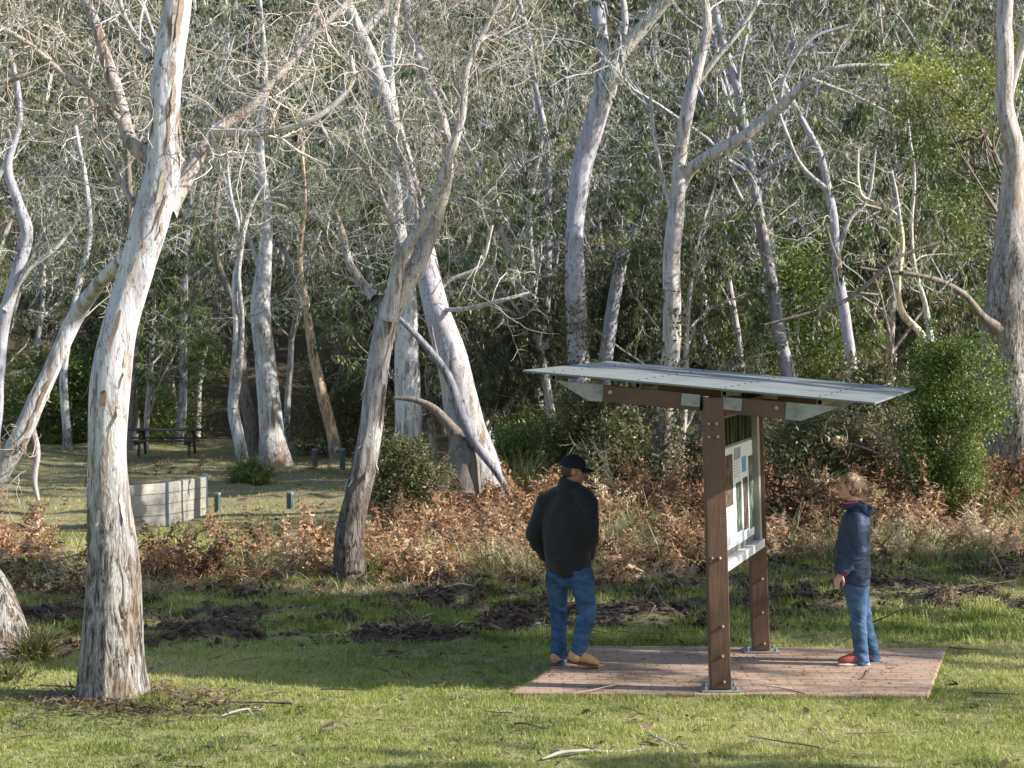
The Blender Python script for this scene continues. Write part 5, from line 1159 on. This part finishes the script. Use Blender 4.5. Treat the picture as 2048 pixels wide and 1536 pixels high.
    G = Geo(); shoe(G, hR, tR, w_=.052); loft(G, [hR+norm(tR-hR)*.07+Z*.05, P(1154, 1304, -.06)], [.055, .058], [.062, .064], X); bR = solid(G, 'boot', BM, .007, 2, body, base); G = Geo(); sole(G, hR-Z*.004, tR-Z*.002); sub_solid(G, 'sole', SM, bR, base)
man()

def woman():
    D = 16.62; P = lambda x, y, dy=0.: at(x, y, D+dy); g = .03
    F_ = norm(np.array([-1, .08, 0])); S_ = np.array([0, 1, 0.])      # faces left; S_ away from the camera
    base = np.array([P(1715, 1335)[0], D, 0.]); OB = tuple(base); SK = skin_mat('fair_skin', (.52, .30, .22))
    hc = P(1697, 972); B = Geo(); q, RM = head(B, hc, norm(np.array([-1, .05, -.12])), Z, .90)
    loft(B, [P(1712, 1025), P(1708, 1005), P(1702, 985)], [.05, .046, .046], [.055, .05, .05], S_)
    loft(B, [P(1712, 1165), P(1708, 1100), P(1712, 1040)], [.14, .13, .15], [.09, .09, .09], S_)
    shN, shF = P(1712, 1042, -.16), P(1714, 1042, .16); elN, elF = P(1720, 1102, -.22), P(1718, 1100, .2); wrN, wrF = P(1684, 1146, -.21), P(1692, 1150, .14)
    for a, b, c in ((shN, elN, wrN), (shF, elF, wrF)): loft(B, [a, (a+b)/2, b, (b+c)/2, c], [.042, .038, .032, .03, .024], [.042, .038, .032, .03, .024], F_)
    hand(B, wrN+norm(wrN-elN)*.0, norm(np.array([-.50, -.02, -.85])), norm(np.array([.6, .5, -.2])), .92, .55, 1); hand(B, wrF, norm(np.array([-.3, -.1, -1])), -S_, .9, .5, -1)
    hN, hF = P(1711, 1175, -.085), P(1712, 1175, .085); kN, kF = P(1717, 1244, -.08), P(1729, 1246, .10); aN, aF = P(1722, 1318, -.07), P(1747, 1314, .12)
    for a, b, c in ((hN, kN, aN), (hF, kF, aF)): loft(B, [a, (a+b)/2, b, (b+c)/2, c], [.08, .066, .05, .045, .034], [.08, .068, .052, .05, .034], S_)
    body = solid(B, 'person', SK, .0065, 2, origin=base); tag(body, 'woman in a navy hooded jacket and blue jeans facing left towards the information board', 'person')
    eyes(q, .9, body, base)
    # hair
    H = Geo(); ell(H, q(-.026, 0, .030), np.array([.092, .080, .084]), rot=RM); ell(H, q(-.050, 0, -.02), np.array([.075, .082, .085]), rot=RM)
    ell(H, q(-.150, .0, -.050), np.array([.042, .040, .040]), rot=RM); loft(H, [q(-.08, 0, -.03), q(-.15, 0, -.055)], [.05, .04], [.05, .038], RM[:, 1])
    def hairm():
        M = Mat('light_brown_hair').set(.55, .5); n = M.noise(M.coord(scale=(1, 1, .5)), 42, 5, .7, .5); M.link(M.ramp(n, [(.38, (.06, .034, .018)), (.5, (.22, .135, .07)), (.62, (.58, .43, .27))]), 'Base Color'); M.bump(n, .01); return M.m
    HM = hairm(); hair = solid(H, 'hair', HM, .006, 2, body, base, wrinkle(.004, 30, 14, 9))
    rs = np.random.default_rng(4); G = Geo(); n = 420
    th = rs.uniform(-2.4, 2.4, n)+math.pi; el = rs.uniform(-.1, 1.45, n); dd = np.stack([np.cos(th)*np.cos(el), np.sin(th)*np.cos(el), np.sin(el)], -1)
    S = np.array([q(*(np.array([-.024, 0, .022])+v*np.array([.089, .078, .085]))) for v in dd])
    back = RM@np.array([-1, 0, -.55]); dr = norm(np.tile(back, (n, 1))+rs.normal(0, .22, (n, 3))+ (dd@RM.T)*.15)
    A = grow(S, dr, rs.uniform(.04, .11, n), 6, .14, -.10, rs); tubes(G, A, .0016*np.linspace(1, .4, 6)[None]+np.zeros((n, 1)), 3, rs.uniform(0, 1, n))
    S = np.array([q(*(np.array([-.155, 0, -.05])+v*np.array([.045, .042, .04]))) for v in norm(rs.normal(0, 1, (160, 3)))]); A = grow(S, norm(rs.normal(0, 1, (160, 3))+back*1.2), rs.uniform(.02, .07, 160), 5, .5, -.1, rs); tubes(G, A, .002*np.ones((160, 5)), 3, .7)
    S = np.array([q(.075+rs.uniform(-.03, .01), rs.uniform(-.07, .07), .085+rs.uniform(-.03, .01)) for _ in range(30)]); A = grow(S, norm(np.tile(RM@np.array([.4, 0, -1.]), (30, 1))+rs.normal(0, .35, (30, 3))), rs.uniform(.03, .055, 30), 5, .3, -.05, rs); tubes(G, A, .0022*np.ones((30, 5)), 3, .6)
    o = G.build('strands', HM, None, origin=base); o.parent = hair; o.location = (0, 0, 0)
    # jacket
    J = Geo(); loft(J, [P(1714, 1020), P(1713, 1032), P(1712, 1050), P(1708, 1075), P(1706, 1105), P(1704, 1140), P(1708, 1156), P(1709, 1160)], [.07, .150, .185, .185, .185, .195, .190, .18], [.065, .105, .120, .135, .148, .142, .135, .125], S_, 26)
    for a, b, c in ((shN, elN, wrN), (shF, elF, wrF)):
        loft(J, [a, (a+b)/2, b-(b-a)*.05, b+(c-b)*.12, (b+c)/2, c-(c-b)*.08], [.072, .068, .064, .062, .056, .050], [.076, .074, .068, .064, .058, .050], F_, 20)
    def jw(p): 
        z = p[:, 2]; return (fbm(p*np.array([8, 8, 4]), 1., 25, 3)-.5)*.034+(fbm(p*np.array([6, 6, 24]), 1., 28, 3)-.5)*.026*(.5+sstep(1.2, .85, z))
    jk = solid(J, 'jacket', cloth('navy_shell_cloth', (.014, .027, .062), (.034, .062, .118), .014, .6, spec=.4), .0085, 3, body, base, jw)
    Hd = Geo(); loft(Hd, [P(1740, 1018, 0), P(1730, 1026, 0), P(1722, 1012, 0)], [.10, .105, .085], [.030, .045, .040], S_); loft(Hd, [P(1693, 1012), P(1708, 1008), P(1724, 1012)], [.070, .085, .09], [.040, .040, .038], S_); ell(Hd, P(1728, 1028), (.055, .10, .05))
    hd = solid(Hd, 'hood', jk.data.materials[0], .0075, 3, jk, base, wrinkle(.008, 14, 20, 31))
    G = Geo(); t = np.linspace(-1.3, 1.3, 20); c0 = P(1706, 1004); PT = np.array([c0+np.array([-.085*math.cos(x)+.0, .080*math.sin(x)-.02, .006+.012*math.cos(x)*-1]) for x in t*1.4]); tubes(G, PT, np.full(20, .0055), 6, .5)
    sub_solid(G, 'piping', flat('pink_piping', (.62, .10, .16), .5), jk, base)
    G = Geo(); e = norm(wrN-elN); tubes(G, np.array([wrN-e*.012, wrN+e*.012]), np.array([.047, .040]), 16, .5); sub_solid(G, 'cuff', flat('red_cuff', (.30, .03, .04), .6), jk, base)
    T = Geo(); loft(T, [P(1711, 1150), P(1712, 1172), P(1713, 1186)], [.160, .165, .150], [.105, .115, .105], S_, 24)
    for a, b, c in ((hN, kN, P(1723, 1320, -.07)), (hF, kF, P(1747, 1317, .12))): loft(T, [a, (a+b)/2, b, (b+c)/2, c], [.086, .076, .064, .062, .062], [.100, .084, .068, .064, .062], S_, 22)
    solid(T, 'jeans', denim('mid_blue_denim', (.028, .060, .125), (.10, .175, .285)), .008, 3, body, base, leg_wrinkle(.012, kN[2], .08, 15))
    BM = cloth('red_grey_trainer', (.14, .05, .05), (.42, .09, .06), .004, .6, 16); SM = flat('trainer_sole', (.42, .40, .38), .7, var=.3, scale=14)
    for (hx, tx, dy) in ((1737, 1668, -.07), (1762, 1706, .12)):
        h_ = np.array([P(hx, 1335)[0], D+dy, g]); t_ = np.array([P(tx, 1335)[0], D+dy-.03, g]); G = Geo(); shoe(G, h_, t_, w_=.043); an = aN if dy < 0 else aF
        loft(G, [h_+norm(t_-h_)*.07+Z*.05, an], [.042, .045], [.050, .050], X); b_ = solid(G, 'trainer', BM, .0065, 2, body, base); G = Geo(); sole(G, h_, t_, .045); sub_solid(G, 'sole', SM, b_, base)
woman()
